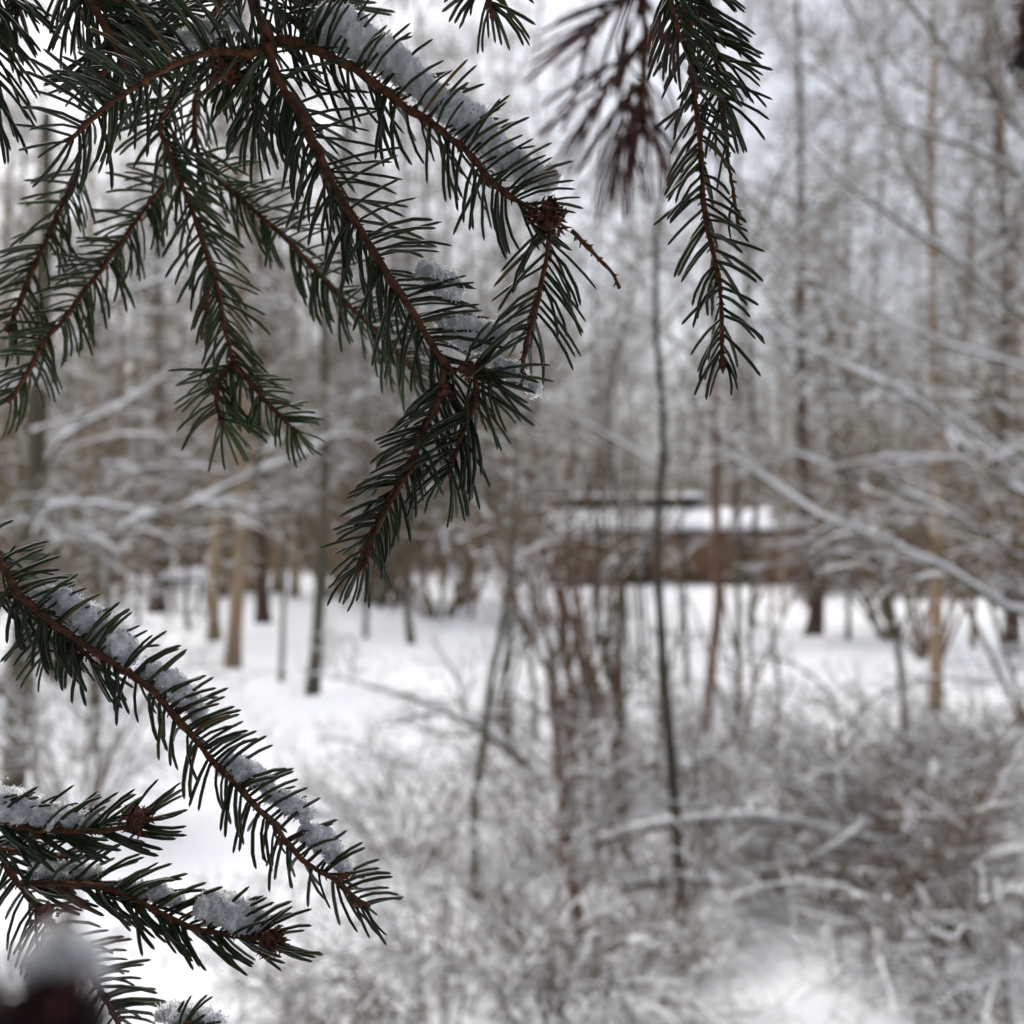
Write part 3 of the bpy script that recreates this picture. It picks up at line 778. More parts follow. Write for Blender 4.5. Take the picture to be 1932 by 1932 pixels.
leafy_bush(1522, 25, 1.9, 900, 'bush with dead brown leaves around the dark trunk at the shed end', 1)
leafy_bush(1600, 33, 2.2, 700, 'bush with dead brown leaves right of the shed', 2)

# thin arched whips and dry leaves standing in the snow in front of the shed
def whip(pts, w, label, leaves=0, seed=0):
    rng = np.random.default_rng(seed)
    g = G(*pts[0]); d = proj(g)[2]
    p = smooth_path(np.array([g - np.array([0, 0, 0.05])] + [P(x, y, d) for x, y in pts[1:]]), 18)
    t = thing('arched_whip', g, label, 'sapling')
    r = 0.62 * w / W * d / 2
    b = Buf(); b.tubes(p, np.linspace(r, r * 0.5, 18), 5); link('stem', b.mesh('stem', M_HAZEL, origin=g), t)
    tw, tr = sprout(rng, p[None], np.full((1, 18), r), 12, 0.35, 5, 0.2, 0.8, 0.2, 0.2, 1, 0.6, 0.1, 0.0018)
    c = Buf(); c.tubes(tw, tr, 3, False); tag(link('twigs', c.mesh('twigs', M_TWIGS, origin=g), t), kind='stuff')
    s = Buf(); snow_on(s, p[None], np.full((1, 18), r), 0.014, 4, rng, 0.95); snow_on(s, tw, tr, 0.01, 3, rng); tag(link('snow', s.mesh('snow', M_TSNOW, False, origin=g), t), kind='stuff')
    if leaves:
        lb = Buf()
        lbm = None
        for k in range(leaves):
            q = p[rng.integers(8, 18)] + rng.normal(size=3) * 0.05
            u = unit(rng.normal(size=3)); v = unit(np.cross(u, rng.normal(size=3))); n_ = np.cross(u, v)
            L = rng.uniform(0.03, 0.06)
            vv = [q, q + u * L * .5 + v * L * .28 + n_ * L * .1, q + u * L, q + u * L * .5 - v * L * .28 + n_ * L * .1]
            bb = Buf(); bb.raw(vv, None, [(0, 1, 2), (0, 2, 3)])
            link('leaf', bb.mesh('leaf', M_DRYLEAF, False, origin=g), t)


whip([(1560, 1440), (1600, 1370), (1660, 1310), (1760, 1280), (1880, 1290)], 9, 'whip arching low to the right in the snow past the tall birch', 0, 1)
whip([(1590, 1420), (1570, 1320), (1500, 1255), (1420, 1235), (1390, 1260)], 9, 'whip arching left with dead leaves at its tip before the shed', 10, 2)
whip([(1390, 1400), (1385, 1320), (1372, 1240), (1350, 1190)], 8, 'upright whip with a few dead leaves beside the reddish stem', 8, 3)
whip([(1450, 1420), (1450, 1340), (1440, 1290), (1425, 1250)], 8, 'short upright whip with curled dead leaves in the open snow', 8, 4)
whip([(70, 1500), (62, 1400), (66, 1300), (60, 1200)], 14, 'thin grey upright stem seen under the left snowy shoot', 0, 5)
whip([(160, 1500), (165, 1400), (170, 1300), (160, 1200)], 12, 'second upright grey stem, behind the left snowy shoot', 0, 6)
whip([(745, 1500), (720, 1440), (660, 1400), (600, 1395)], 6, 'thin whip bowed left over the open snow', 0, 8)
whip([(690, 1420), (720, 1360), (780, 1330), (840, 1335)], 6, 'thin whip bowed right in the middle of the open snow', 0, 9)
whip([(830, 1560), (800, 1480), (750, 1440)], 6, 'short whip leaning left beside the crooked grey sapling', 0, 10)
whip([(660, 1300), (668, 1240), (690, 1190)], 5, 'thin twig standing right of the lone olive trunk', 0, 11)
whip([(700, 1760), (690, 1650), (640, 1560), (560, 1520)], 9, 'low whip bending left behind the tip of the snowy shoot', 0, 7)

# ------------------------------------------------------------------ the wood behind
def template_tree(seed, H, r0, limbs, twr, bark):
    rng = np.random.default_rng(seed)
    z = np.linspace(-0.2, H, 24)
    wob = np.cumsum(rng.normal(size=(24, 2)) * 0.05, 0)
    trunk = np.stack([wob[:, 0], wob[:, 1], z], 1)
    rad = r0 * (1 - 0.88 * np.linspace(0, 1, 24))
    b = Buf(); b.tubes(trunk, rad, 7)
    crown, sn = tree_parts(rng, trunk, rad, limbs=limbs, limb_len=H * 0.2, sub=7, sub_len=1.1, tw=6, tw_len=0.55, t0=0.12, up=0.45, snow_h=0.03, twr=twr)
    return b.mesh('trunk', bark), crown.mesh('crown', M_TWIGS), sn.mesh('snow', M_TSNOW, False)


TEMPL = [template_tree(80, 21, 0.10, 24, 0.007, M_BIRCH), template_tree(81, 22, 0.11, 26, 0.007, M_BROWN),
         template_tree(82, 17, 0.075, 26, 0.006, M_HAZEL), template_tree(83, 10, 0.07, 36, 0.005, M_HAZEL)]
rng = np.random.default_rng(5)
FAR_KIND = ['bare tan birch', 'bare red-brown tree', 'bare olive-grey tree', 'low twiggy tree']
MARKS = [(-400, 'beyond the left edge birch'), (100, 'behind the straight pinkish birch'), (260, 'behind the thick dark trunk'), (350, 'behind the wider snowy table'),
         (440, 'behind the twin birches'), (560, 'behind the lone olive trunk'), (680, 'behind the hanging spruce tip'), (810, 'behind the snow-plastered leaning trunk'),
         (1000, 'behind the left end of the shed'), (1160, 'behind the slim dark trunk'), (1300, 'behind the middle of the shed'), (1450, 'behind the right end of the shed'),
         (1580, 'behind the curved olive stem'), (1740, 'behind the tall tan birch'), (1860, 'behind the trunk at the right edge')]
ORD = ['nearest', 'second', 'third', 'fourth', 'fifth', 'sixth', 'seventh', 'eighth', 'ninth', 'tenth', 'eleventh', 'twelfth', 'thirteenth', 'fourteenth']
spots = []
for i in range(900):
    x = rng.uniform(-36, 36); y = rng.uniform(15, 62)
    if abs(x) > y * 0.54 + 1.0: continue
    px, py, d = proj(np.array([x, y, 0]))
    if y < 33 and not (px < 140 or px > 1600 or 640 < px < 760): continue
    if 1000 < px < 1560 and y < 43.5: continue
    if y < 30 and rng.uniform() < 0.6: continue
    if px > 1250 and rng.uniform() < 0.45: continue
    if any((x - q[0]) ** 2 + (y - q[1]) ** 2 < 2.2 for q in spots): continue
    spots.append((x, y, int(rng.choice([0, 0, 1, 2, 2, 3])), px))
    if len(spots) >= 105: break
spots.sort(key=lambda q: q[1])
seen = {}
for x, y, k, px in spots:
    mk = [m for lo, m in MARKS if px >= lo][-1] if px >= -400 else MARKS[0][1]
    c = seen.get((k, mk), 0); seen[(k, mk)] = c + 1
    t = thing(['birch_tree', 'bare_tree', 'bare_tree', 'small_tree'][k], (x, y, float(gz(x, y))),
              FAR_KIND[k] + ', ' + ORD[min(c, 13)] + ' of those ' + mk, 'tree',
              ['bare birches of the far wood', 'red-brown trees of the far wood', 'olive-grey trees of the far wood', 'low trees of the far wood'][k])
    s = rng.uniform(0.8, 1.15)
    t.scale = (s, s, s); t.rotation_euler = (rng.normal() * 0.03, rng.normal() * 0.03, rng.uniform(0, 6.28))
    for nm, me in zip(('trunk', 'crown', 'snow'), TEMPL[k]):
        o = link(nm, me, t)
        if nm == 'snow': tag(o, kind='stuff')
nfar = len(spots)
# slender trees of middle distance whose crowns fill the upper view
for i, (px, D, H, lab) in enumerate([(690, 17, 12, 'slender bare tree behind the middle arm of the large branch'), (742, 24, 15, 'tall thin tree close left of the snow-plastered leaning trunk'),
                                     (890, 21, 14, 'slender bare tree between the leaning trunk and the brown hazel clump'), (1010, 15, 10.5, 'slender bare tree behind the brown hazel clump, left of the shed'),
                                     (1128, 19, 13, 'thin tree in front of the left end of the shed'), (1475, 22, 14, 'thin tree in front of the right end of the shed'),
                                     (1600, 16, 11, 'slender bare tree between the shed end and the curved olive stem'), (1835, 15, 11, 'slender bare tree right of the tall tan birch'),
                                     (65, 15, 11, 'slender tree between the left edge birch and the pinkish birch'), (260, 19, 13, 'slender tree left of the thick dark trunk')]):
    gy = 1028 + 1932 * CAM_Z / D
    plant_tree('slender_tree', [(px, gy), (px + 4, 900), (px - 6, 600), (px + 5, 300)], 0.085 / D * W, [M_HAZEL, M_BROWN, M_BIRCH][i % 3], lab, seed=300 + i, top=H,
               limbs=34, limb_len=2.4, sub=6, sub_len=1.0, tw=5, tw_len=0.45, t0=0.22, twr=0.0035, up=0.4, snow_h=0.02)


def far_woods():
    """the mass of undergrowth and stems that closes the view"""
    rng = np.random.default_rng(6)
    B, S = Buf(), Buf()
    m = 900
    x = rng.uniform(-62, 62, m); y = rng.uniform(60, 92, m); h = rng.uniform(5, 17, m)
    n = 6
    p = np.zeros((m, n, 3)); p[:, :, 0] = x[:, None] + np.cumsum(rng.normal(size=(m, n)) * 0.12, 1); p[:, :, 1] = y[:, None]
    p[:, :, 2] = -0.2 + h[:, None] * np.linspace(0, 1, n)[None]
    r = rng.uniform(0.04, 0.14, m)[:, None] * np.linspace(1, 0.2, n)[None]
    B.tubes(p, r, 5)
    a, ar = sprout(rng, p, r, 9, 2.6, 4, 0.4, 0.9, 0, 0.05, 1, 0.4, 0.15, 0.012)
    c, cr = sprout(rng, a, ar, 4, 1.2, 3, 0.2, 0.9, 0, 0.1, 1, 0.6, 0.15, 0.009)
    B.tubes(a, ar, 3, False); B.tubes(c, cr, 3, False)
    snow_on(S, a, ar, 0.035, 3, rng, every=0.8); snow_on(S, c, cr, 0.03, 3, rng, every=0.8)
    # undergrowth
    U = Buf()
    m = 4200
    x = rng.uniform(-55, 55, m); y = rng.uniform(46, 66, m)
    ok = np.abs(x) < 60
    u = np.zeros((m, 4, 3)); u[:, :, 0] = x[:, None]; u[:, :, 1] = y[:, None]; u[:, :, 2] = np.linspace(0, 1, 4)[None] * rng.uniform(0.8, 3.2, m)[:, None] - 0.1
    u[:, 1:, :2] += np.cumsum(rng.normal(size=(m, 3, 2)) * 0.22, 1)
    ur = np.full((m, 4), 0.014)
    U.tubes(u, ur, 3, False)
    a, ar = sprout(rng, u, ur, 6, 0.9, 3, 0.2, 0.9, 0, 0.1, 1, 0.7, 0.15, 0.008)
    U.tubes(a, ar, 3, False); snow_on(S, a, ar, 0.02, 3, rng, every=0.25)
    t = tag(link('far_woods', B.mesh('far_woods', M_TWIGS)), 'mass of bare stems and undergrowth closing the view', 'woods', kind='stuff')
    tag(link('undergrowth', U.mesh('undergrowth', M_UNDER), t), kind='stuff')
    tag(link('snow', S.mesh('snow', M_TSNOW, False), t), kind='stuff')


far_woods()

# ------------------------------------------------------------------ the spruce whose branches hang before the camera
def needle_mesh(name, bend, mat, width=0.064):
    n, sides = 6, 4
    s = np.array([0, 0.05, 0.35, 0.72, 0.94, 1.0])
    prof = np.array([0.55, 0.92, 1.0, 1.0, 0.82, 0.22])
    p = np.zeros((n, 3)); ss = np.linspace(0, 1, 61)
    px = np.r_[0, np.cumsum(np.sin(bend * (ss[1:] + ss[:-1]) / 2) / 60)]; pz = np.r_[0, np.cumsum(np.cos(bend * (ss[1:] + ss[:-1]) / 2) / 60)]
    p[:, 0] = np.interp(s, ss, px); p[:, 2] = np.interp(s, ss, pz)
    b = Buf(); b.tubes(p, prof * width / 2, sides)
    return b


NB = [R(15), R(28), R(42)]
NEED = {}
M_NEEDLE_OLD = material('needle_yellowed', (0.13, 0.085, 0.030), (0.07, 0.05, 0.02), 200, 0.55, vary=0.3)
NMAT = {'y': M_NEEDLE_OLD, 'g': M_NEEDLE, 's': M_NEEDLE_SOFT, 'd': M_NEEDLE_DRY}


def need(key, L, vi):
    """needles are about equally thick whatever their length; meshes are shared"""
    k = (key, round(L * 1000), vi)
    if k not in NEED:
        b = needle_mesh('needle', NB[vi], NMAT[key], (0.0009 if key == 'd' else 0.00132) / L)
        NEED[k] = (b.mesh('needle', NMAT[key]), np.concatenate(b.v))
    return NEED[k]


NTQ = np.concatenate(needle_mesh('n', NB[0], None).q); NTT = np.concatenate(needle_mesh('n', NB[0], None).t)


class Branch:
    """one hanging branch: shoots (> needle) and bud clusters; needles past the limit joined in one part"""
    def __init__(s, label, base, mat='g', name='spruce_branch', group='spruce branches hanging before the clearing', seed=0, limit=300):
        s.base = np.asarray(base, float); s.mat = mat; s.limit = limit
        s.t = thing(name, s.base, label, 'branch', group)
        s.rng = np.random.default_rng(seed)
        s.need = []          # (apparent size, shoot object, matrix, variant, length)

    def shoot(s, pts, w=(9, 6), L=0.021, step=0.0011, ang=(55, 55), dens=(1, 1), phi=(25, 38), t0=0.0, t1=1.0, bend=1, tip=True, pegs=True, droop=0.0, back=0.25):
        """pts (x,y,d); w = stem width px at both ends; ang/dens for the two sides (left, right of travel as seen)"""
        rng = s.rng
        p3 = np.array([P(*q) for q in pts])
        ln = np.linalg.norm(np.diff(p3, axis=0), axis=1).sum()
        n = max(8, int(ln / 0.0022))
        p = smooth_path(p3, n)
        kk = rng.normal(size=(max(3, n // 9), 3)) * 0.0007; kx = np.linspace(0, 1, len(kk)); fx = np.linspace(0, 1, n)
        p = p + np.stack([np.interp(fx, kx, kk[:, c]) for c in range(3)], 1)
        d = p[:, 1].mean()
        rad = np.linspace(w[0], w[1], n) / W * d / 2
        rad = rad * (1 + 0.14 * rng.normal(size=n))
        b = Buf(); b.tubes(p + rng.normal(size=p.shape) * rad[:, None] * 0.16, rad, 9)
        tan = unit(np.gradient(p, axis=0))
        if pegs:                                   # the little pegs that carry needles
            m = int(ln / 0.0011)
            i = rng.integers(1, n - 1, m)
            rd = unit(np.cross(tan[i], rng.normal(size=(m, 3))))
            q0 = p[i] + rd * rad[i][:, None] * 0.8
            q1 = q0 + unit(rd + tan[i] * 0.7) * rng.uniform(0.0007, 0.0017, m)[:, None]
            b.tubes(np.stack([q0, q1], 1), np.stack([np.full(m, 0.00042), np.full(m, 0.00022)], 1), 3)
        so = link('shoot', b.mesh('shoot', M_TWIG, origin=s.base), s.t)
        m = int(ln * (t1 - t0) / (step * 0.92))
        for k in range(m):
            side = 0 if rng.uniform() < dens[0] / (dens[0] + dens[1]) else 1
            if rng.uniform() > max(dens): continue
            f = (t0 + (t1 - t0) * (k + rng.uniform(0, 1)) / m) * (n - 1)
            i = min(int(f), n - 2); a = f - i
            q = p[i] * (1 - a) + p[i + 1] * a; t = tan[i]
            v = unit(q - CO)
            # picture-left of travel: t x v
            sv = unit(np.cross(v, t)) * (1 if side == 0 else -1)
            ph = R(phi[0] + 0.8 * phi[1] * rng.normal())
            if rng.uniform() < back: ph = R(rng.uniform(30, 120))
            ph = max(R(-55), min(R(125), ph))
            rdl = math.cos(ph) * sv + math.sin(ph) * unit(v - t * (v @ t))
            th = R(ang[side] + 13 + rng.normal() * 6)
            end = (f / (n - 1))
            if tip and t1 >= 0.99: th *= 1 - 0.45 * max(0, (end - 0.86) / 0.14)
            z = unit(math.cos(th) * t + math.sin(th) * rdl + np.array([0, 0, -droop]))
            xa = unit(t - z * (t @ z)); ya = np.cross(z, xa)
            ln_n = L * rng.uniform(0.78, 1.06) * (1 - 0.2 * max(0, (end - 0.9) / 0.1))
            vi = min(2, max(0, bend + int(rng.choice([-1, 0, 0, 1]))))
            o = q + rdl * rad[i] * 0.7 - s.base
            M = np.eye(4); M[:3, 0] = xa * ln_n; M[:3, 1] = ya * ln_n; M[:3, 2] = z * ln_n; M[:3, 3] = o
            mid = o + s.base + z * ln_n * 0.6
            px, py, dd = proj(mid)
            size = ln_n / dd * (1 if (-20 < px < W + 20 and -20 < py < W + 20) else 0.01) * (1 - 0.25 * math.sin(max(0, ph)))
            key = s.mat if rng.uniform() > 0.025 else 'y'
            s.need.append((size, so, M, need(key, L, vi)))
        return so

    def bud(s, c, r, n=70, name='bud_scales', mat=None, dirv=None):
        """a knot of curled brown scales and broken needles"""
        rng = s.rng; c = P(*c); r = r / W * c[1]
        b = Buf()
        u = unit(rng.normal(size=(n, 3)))
        if dirv is not None: u = unit(u + np.asarray(dirv) * 0.8)
        rr = r * rng.uniform(0.15, 0.85, n)
        L = r * rng.uniform(0.3, 0.62, n)
        p0 = c + u * rr[:, None]
        d = unit(u + rng.normal(size=(n, 3)) * 0.7)
        p1 = p0 + d * L[:, None] * 0.5; p2 = p1 + unit(d + rng.normal(size=(n, 3)) * 0.5) * L[:, None] * 0.5
        w = r * 0.07
        b.tubes(np.stack([p0, p1, p2], 1), np.stack([np.full(n, w), np.full(n, w * 1.1), np.full(n, w * 0.25)], 1), 4)
        # the solid heart
        k = 14
        zz = np.linspace(-1, 1, k); hp = c + np.outer(zz, unit(np.array([0.2, 0.1, 1.0]))) * r * 0.6
        b.tubes(hp, np.sqrt(np.maximum(0.02, 1 - zz ** 2)) * r * 0.5, 8)
        return link(name, b.mesh(name, mat or M_SCALE, origin=s.base), s.t)

    def endbud(s, c, dirpx, ln=22, w=9):
        """a smooth pointed terminal bud"""
        a = P(*c); e = P(c[0] + dirpx[0] * ln, c[1] + dirpx[1] * ln, c[2])
        z = np.linspace(0, 1, 9)[:, None]
        r = w / W * c[2] / 2
        b = Buf(); b.tubes(a + (e - a) * z, np.array([.55, .9, 1.05, 1.1, 1, .85, .6, .35, .1]) * r, 8)
        rng = s.rng
        m = 14; zz = rng.uniform(0.05, 0.7, m); u = unit(np.cross(np.tile(e - a, (m, 1)), rng.normal(size=(m, 3))))
        q0 = a + (e - a) * zz[:, None] + u * r * 0.9; q1 = q0 + unit(unit(e - a) + u * 0.3) * r * 1.1
        b.tubes(np.stack([q0, q1], 1), np.stack([np.full(m, r * 0.35), np.full(m, r * 0.08)], 1), 4)
        link('bud', b.mesh('bud', M_SCALE, origin=s.base), s.t)

    def done(s):
        s.need.sort(key=lambda e: -e[0])
        for sz, so, M, vi in s.need[:s.limit]:
            o = bpy.data.objects.new('needle', vi[0])
            COL.objects.link(o); o.parent = so
            o.matrix_basis = Matrix(M.tolist())
        rest = s.need[s.limit:]
        if rest:
            b = Buf()
            for sz, so, M, vi in rest:
                b.raw(vi[1] @ M[:3, :3].T + M[:3, 3], NTQ, NTT)
            tag(link('needles', b.mesh('needles', {'g': M_NEEDLE, 's': M_NEEDLE_SOFT, 'd': M_NEEDLE_DRY}[s.mat]), s.t), kind='stuff')


def D3(pts, d0, d1=None):
    n = len(pts); d1 = d0 if d1 is None else d1
    return [(x, y, d0 + (d1 - d0) * i / max(1, n - 1)) for i, (x, y) in enumerate(pts)]


# A: the main branch with three arms
A = Branch('large forked spruce branch at the top with snow along its right arm', P(470, -30, 0.335), seed=101)
A.shoot(D3([(468, -60), (475, 0), (485, 34), (499, 68), (506, 99)], 0.335), (22, 22), step=0.0016, ang=(60, 60))
A.shoot(D3([(500, 80), (516, 147), (557, 212), (588, 267), (619, 321), (663, 400), (708, 475), (742, 533), (785, 598), (826, 663), (856, 700)], 0.335, 0.328),
        (20, 13), L=0.0245, step=0.00078, ang=(43, 68), dens=(1.0, 0.62), phi=(12, 34), bend=1)
A.shoot(D3([(512, 78), (545, 82), (575, 92), (616, 109), (663, 133), (711, 164), (763, 202), (814, 232), (858, 267), (889, 297), (916, 335), (961, 369), (1010, 398)], 0.338, 0.332),
        (20, 11), L=0.0225, step=0.00085, ang=(50, 76), dens=(0.8, 1.0), phi=(5, 32), bend=1)
A.bud((1036, 410, 0.331), 42, 150)
A.shoot(D3([(1028, 420), (1032, 465), (1020, 530), (1010, 585), (1000, 629), (993, 677), (990, 738)], 0.331, 0.333), (10, 9), L=0.0235, step=0.0011, ang=(50, 42), dens=(1, 0.8), phi=(10, 35), t1=0.72, tip=False)
A.shoot(D3([(1072, 432), (1113, 472), (1147, 506), (1171, 544)], 0.331), (9, 7), step=10)
A.shoot(D3([(500, 96), (427, 94), (376, 103), (325, 126), (273, 154), (222, 188), (178, 222), (147, 253), (124, 272)], 0.334, 0.325),
        (14, 10), L=0.0225, step=0.00085, ang=(72, 46), dens=(1, 0.75), phi=(0, 42))
A.shoot(D3([(840, 690), (826, 752), (802, 797), (778, 848), (757, 892), (727, 950), (703, 1003), (689, 1045), (677, 1085)], 0.328, 0.33),
        (12, 14), L=0.0172, step=0.00075, ang=(42, 42), dens=(0.8, 1.0), phi=(12, 38))
A.shoot(D3([(790, 880), (757, 920), (727, 970), (705, 1020), (690, 1075)], 0.327, 0.329), (7, 8), L=0.017, step=0.004, ang=(40, 40))
A.shoot(D3([(890, 715), (901, 740), (887, 780), (870, 820), (857, 860), (845, 900)], 0.326, 0.33), (9, 7), L=0.021, step=0.0006, ang=(38, 36), phi=(10, 45))
A.shoot(D3([(872, 695), (905, 700), (935, 712)], 0.327), (11, 9), L=0.021, step=0.0005, ang=(30, 55), phi=(10, 45))
A.bud((886, 698, 0.327), 26, 60)
A.bud((838, 736, 0.328), 24, 50)
A.shoot(D3([(470, 120), (472, 164), (478, 205), (485, 250)], 0.345), (9, 7), L=0.02, step=0.0007, ang=(45, 45))
A.shoot(D3([(430, 60), (420, 110), (432, 160)], 0.34), (9, 6), L=0.018, step=0.001, ang=(45, 45))
A.bud((430, 130, 0.338), 40, 60)
A.bud((470, 95, 0.337), 30, 50)
A.shoot(D3([(500, -40), (560, -20), (610, 2), (660, 14)], 0.35, 0.352), (12, 8), L=0.021, step=0.0006, ang=(48, 48))
A.shoot(D3([(476, -40), (430, -10), (395, 30), (365, 70), (345, 95)], 0.355, 0.36), (11, 8), L=0.021, step=0.0008, ang=(48, 48))
A.shoot(D3([(506, -20), (530, 20), (555, 45), (585, 60)], 0.345, 0.345), (10, 8), L=0.021, step=0.001, ang=(48, 48))
A.done()

# A4: the shoot mass above left
B4 = Branch('dark dense spruce branch entering at the top left above the left arm', P(160, -20, 0.35), seed=102)
B4.shoot(D3([(140, -50), (164, 0), (191, 31), (215, 68), (230, 100), (236, 130)], 0.345, 0.35), (18, 12), L=0.022, step=0.0006, ang=(52, 55), phi=(20, 40))
B4.shoot(D3([(215, 66), (205, 110), (190, 150), (178, 175)], 0.348, 0.36), (11, 8), L=0.022, step=0.0006, ang=(42, 48))
B4.shoot(D3([(191, 31), (240, 50), (290, 68), (330, 80)], 0.355, 0.36), (11, 8), L=0.021, step=0.0006, ang=(48, 48))
B4.shoot(D3([(164, 0), (220, 0), (280, 14), (330, 40)], 0.37, 0.38), (11, 8), L=0.021, step=0.0007, ang=(48, 48))
B4.shoot(D3([(120, -40), (140, 0), (150, 40)], 0.36, 0.37), (11, 8), L=0.022, step=0.0009, ang=(40, 48))
B4.done()

# B: the softer branch behind
B = Branch('softly blurred spruce branch behind with four thin drooping shoots', P(373, 150, 0.42), 's', seed=103)
B.shoot(D3([(385, 120), (373, 170), (369, 222), (376, 275), (388, 305)], 0.40, 0.41), (10, 9), L=0.021, step=0.0012, ang=(45, 45))
B.shoot(D3([(330, 170), (301, 236), (318, 277), (335, 321), (355, 369), (373, 420), (386, 468), (400, 516), (414, 578), (422, 625), (431, 663), (441, 691)], 0.385, 0.40),
        (9, 9), L=0.021, step=0.00078, ang=(42, 44), phi=(15, 38))
B.shoot(D3([(437, 688), (414, 722), (408, 765), (424, 812)], 0.40, 0.40), (9, 6), L=0.021, step=0.0006, ang=(50, 50), phi=(0, 60))
B.bud((405, 728, 0.40), 24, 60)
B.shoot(D3([(437, 686), (479, 725), (520, 769), (548, 798), (572, 818)], 0.40, 0.405), (9, 8), L=0.0155, step=0.00075, ang=(48, 50), phi=(5, 50))
B.shoot(D3([(402, 556), (390, 602), (379, 640)], 0.39), (6, 5), step=10)
B.shoot(D3([(369, 296), (410, 332), (455, 369), (506, 420), (560, 474), (614, 535), (669, 592), (730, 643), (795, 712)], 0.41, 0.42),
        (9, 9), L=0.0205, step=0.00085, ang=(42, 60), phi=(10, 35))
B.shoot(D3([(342, 322), (297, 359), (267, 407), (232, 455), (191, 513), (150, 568), (130, 598), (89, 650), (58, 698), (34, 732), (15, 758)], 0.42, 0.41),
        (9, 9), L=0.0205, step=0.00085, ang=(50, 46), phi=(10, 35))
B.shoot(D3([(145, 320), (120, 373), (103, 410), (79, 465), (51, 526), (27, 590), (8, 626)], 0.42, 0.415), (9, 11), L=0.0195, step=0.00085, ang=(48, 46), phi=(10, 35))
B.done()

Cb = Branch('spruce branch along the upper left edge, mostly out of view', P(-25, -60, 0.33), seed=104)
Cb.shoot(D3([(-18, -70), (-14, 0), (-16, 70), (-20, 140), (-26, 215)], 0.35, 0.345), (12, 9), L=0.0205, step=0.0006, ang=(45, 45), phi=(5, 40))
Cb.shoot(D3([(10, -60), (24, -25), (34, 0), (38, 30)], 0.36, 0.36), (10, 7), L=0.019, step=0.0008, ang=(40, 45), phi=(5, 40))
Cb.done()

Db = Branch('small spruce tip poking down from the top edge', P(918, -50, 0.34), seed=105)
Db.shoot(D3([(914, -60), (920, -20), (926, 22)], 0.34), (9, 8), L=0.019, step=0.0007, ang=(48, 48), phi=(5, 45))
Db.endbud((926, 14, 0.34), (0.25, 1), 26, 11)
Db.done()

E = Branch('long straight spruce shoot hanging down right of the dry twig', P(1285, -40, 0.335), seed=106)
E.shoot(D3([(1284, -50), (1289, 0), (1300, 62), (1304, 124), (1310, 199), (1316, 249), (1323, 311), (1329, 373), (1335, 423), (1343, 469), (1354, 531), (1360, 581), (1362, 635), (1364, 690)], 0.34, 0.335),
        (14, 8), L=0.0185, step=0.00135, ang=(44, 48), phi=(0, 34), back=0.12)
E.endbud((1364, 672, 0.335), (0.0, 1), 34, 14)
E.shoot(D3([(1318, -50), (1330, 20), (1345, 90), (1355, 160), (1362, 215)], 0.345, 0.345), (11, 9), L=0.0195, step=0.0007, ang=(48, 48), phi=(10, 38))
E.shoot(D3([(1362, 212), (1376, 282), (1387, 340), (1395, 386), (1404, 440)], 0.345, 0.345), (8, 7), L=0.016, step=0.02, ang=(30, 30))
E.shoot(D3([(1255, -50), (1268, 10), (1290, 80)], 0.33, 0.33), (10, 8), L=0.019, step=0.0008, ang=(40, 45))
E.done()

F = Branch('dry reddish brown twig hanging close to the lens, out of focus', P(1200, -60, 0.2), 'd', seed=107)
F.shoot(D3([(1198, -60), (1202, 0), (1206, 62), (1204, 124), (1209, 187), (1220, 248)], 0.188), (24, 16), L=0.021, step=0.0019, ang=(22, 18), bend=0, phi=(0, 40))
F.shoot(D3([(1200, -20), (1160, 10), (1120, 50), (1090, 90)], 0.188, 0.182), (12, 7), L=0.018, step=0.0022, ang=(16, 22), bend=0)
F.shoot(D3([(1204, 80), (1165, 137), (1130, 175), (1100, 215)], 0.188, 0.182), (13, 8), L=0.020, step=0.0022, ang=(16, 16), bend=0)
F.shoot(D3([(1204, 150), (1185, 220), (1165, 260), (1140, 300)], 0.188, 0.182), (12, 8), L=0.016, step=0.002, ang=(16, 16), bend=0)
F.shoot(D3([(1212, 170), (1226, 230), (1230, 275)], 0.188, 0.186), (9, 6), L=0.013, step=0.002, ang=(12, 14), bend=0)
F.bud((1180, 262, 0.188), 16, 12)
F.done()

Gb = Branch('long snow-topped spruce shoot slanting down from the left edge', P(-20, 1060, 0.335), seed=108)
Gb.shoot(D3([(-50, 1030), (0, 1076), (33, 1121), (83, 1163), (137, 1200), (187, 1233), (232, 1267), (266, 1296), (299, 1329), (332, 1366), (365, 1404), (398, 1441), (440, 1478), (477, 1516), (519, 1553), (555, 1597), (593, 1628), (631, 1661), (665, 1700), (690, 1722)], 0.33, 0.337),
         (16, 9), L=0.0170, step=0.00098, ang=(48, 76), dens=(1, 1.0), phi=(5, 36), bend=1, back=0.2)
Gb.shoot(D3([(-20, 1120), (30, 1130), (83, 1175), (140, 1215), (190, 1255)], 0.338, 0.335), (10, 8), L=0.018, step=0.0009, ang=(50, 60))
Gb.shoot(D3([(76, 1150), (80, 1195), (84, 1240)], 0.34), (9, 6), L=0.018, step=0.0012, ang=(55, 55))
Gb.endbud((658, 1690, 0.336), (0.7, 0.7), 36, 13)
Gb.endbud((636, 1655, 0.333), (1, -0.15), 26, 12)
Gb.done()

H = Branch('short level spruce tip under a deep snow ridge at the left edge', P(-20, 1545, 0.335), seed=109)
H.shoot(D3([(-50, 1540), (0, 1553), (62, 1566), (124, 1570), (187, 1569), (232, 1562), (284, 1542)], 0.335, 0.33), (12, 9), L=0.0185, step=0.00085, ang=(28, 45), phi=(5, 36))
H.bud((262, 1546, 0.331), 34, 110)
H.done()

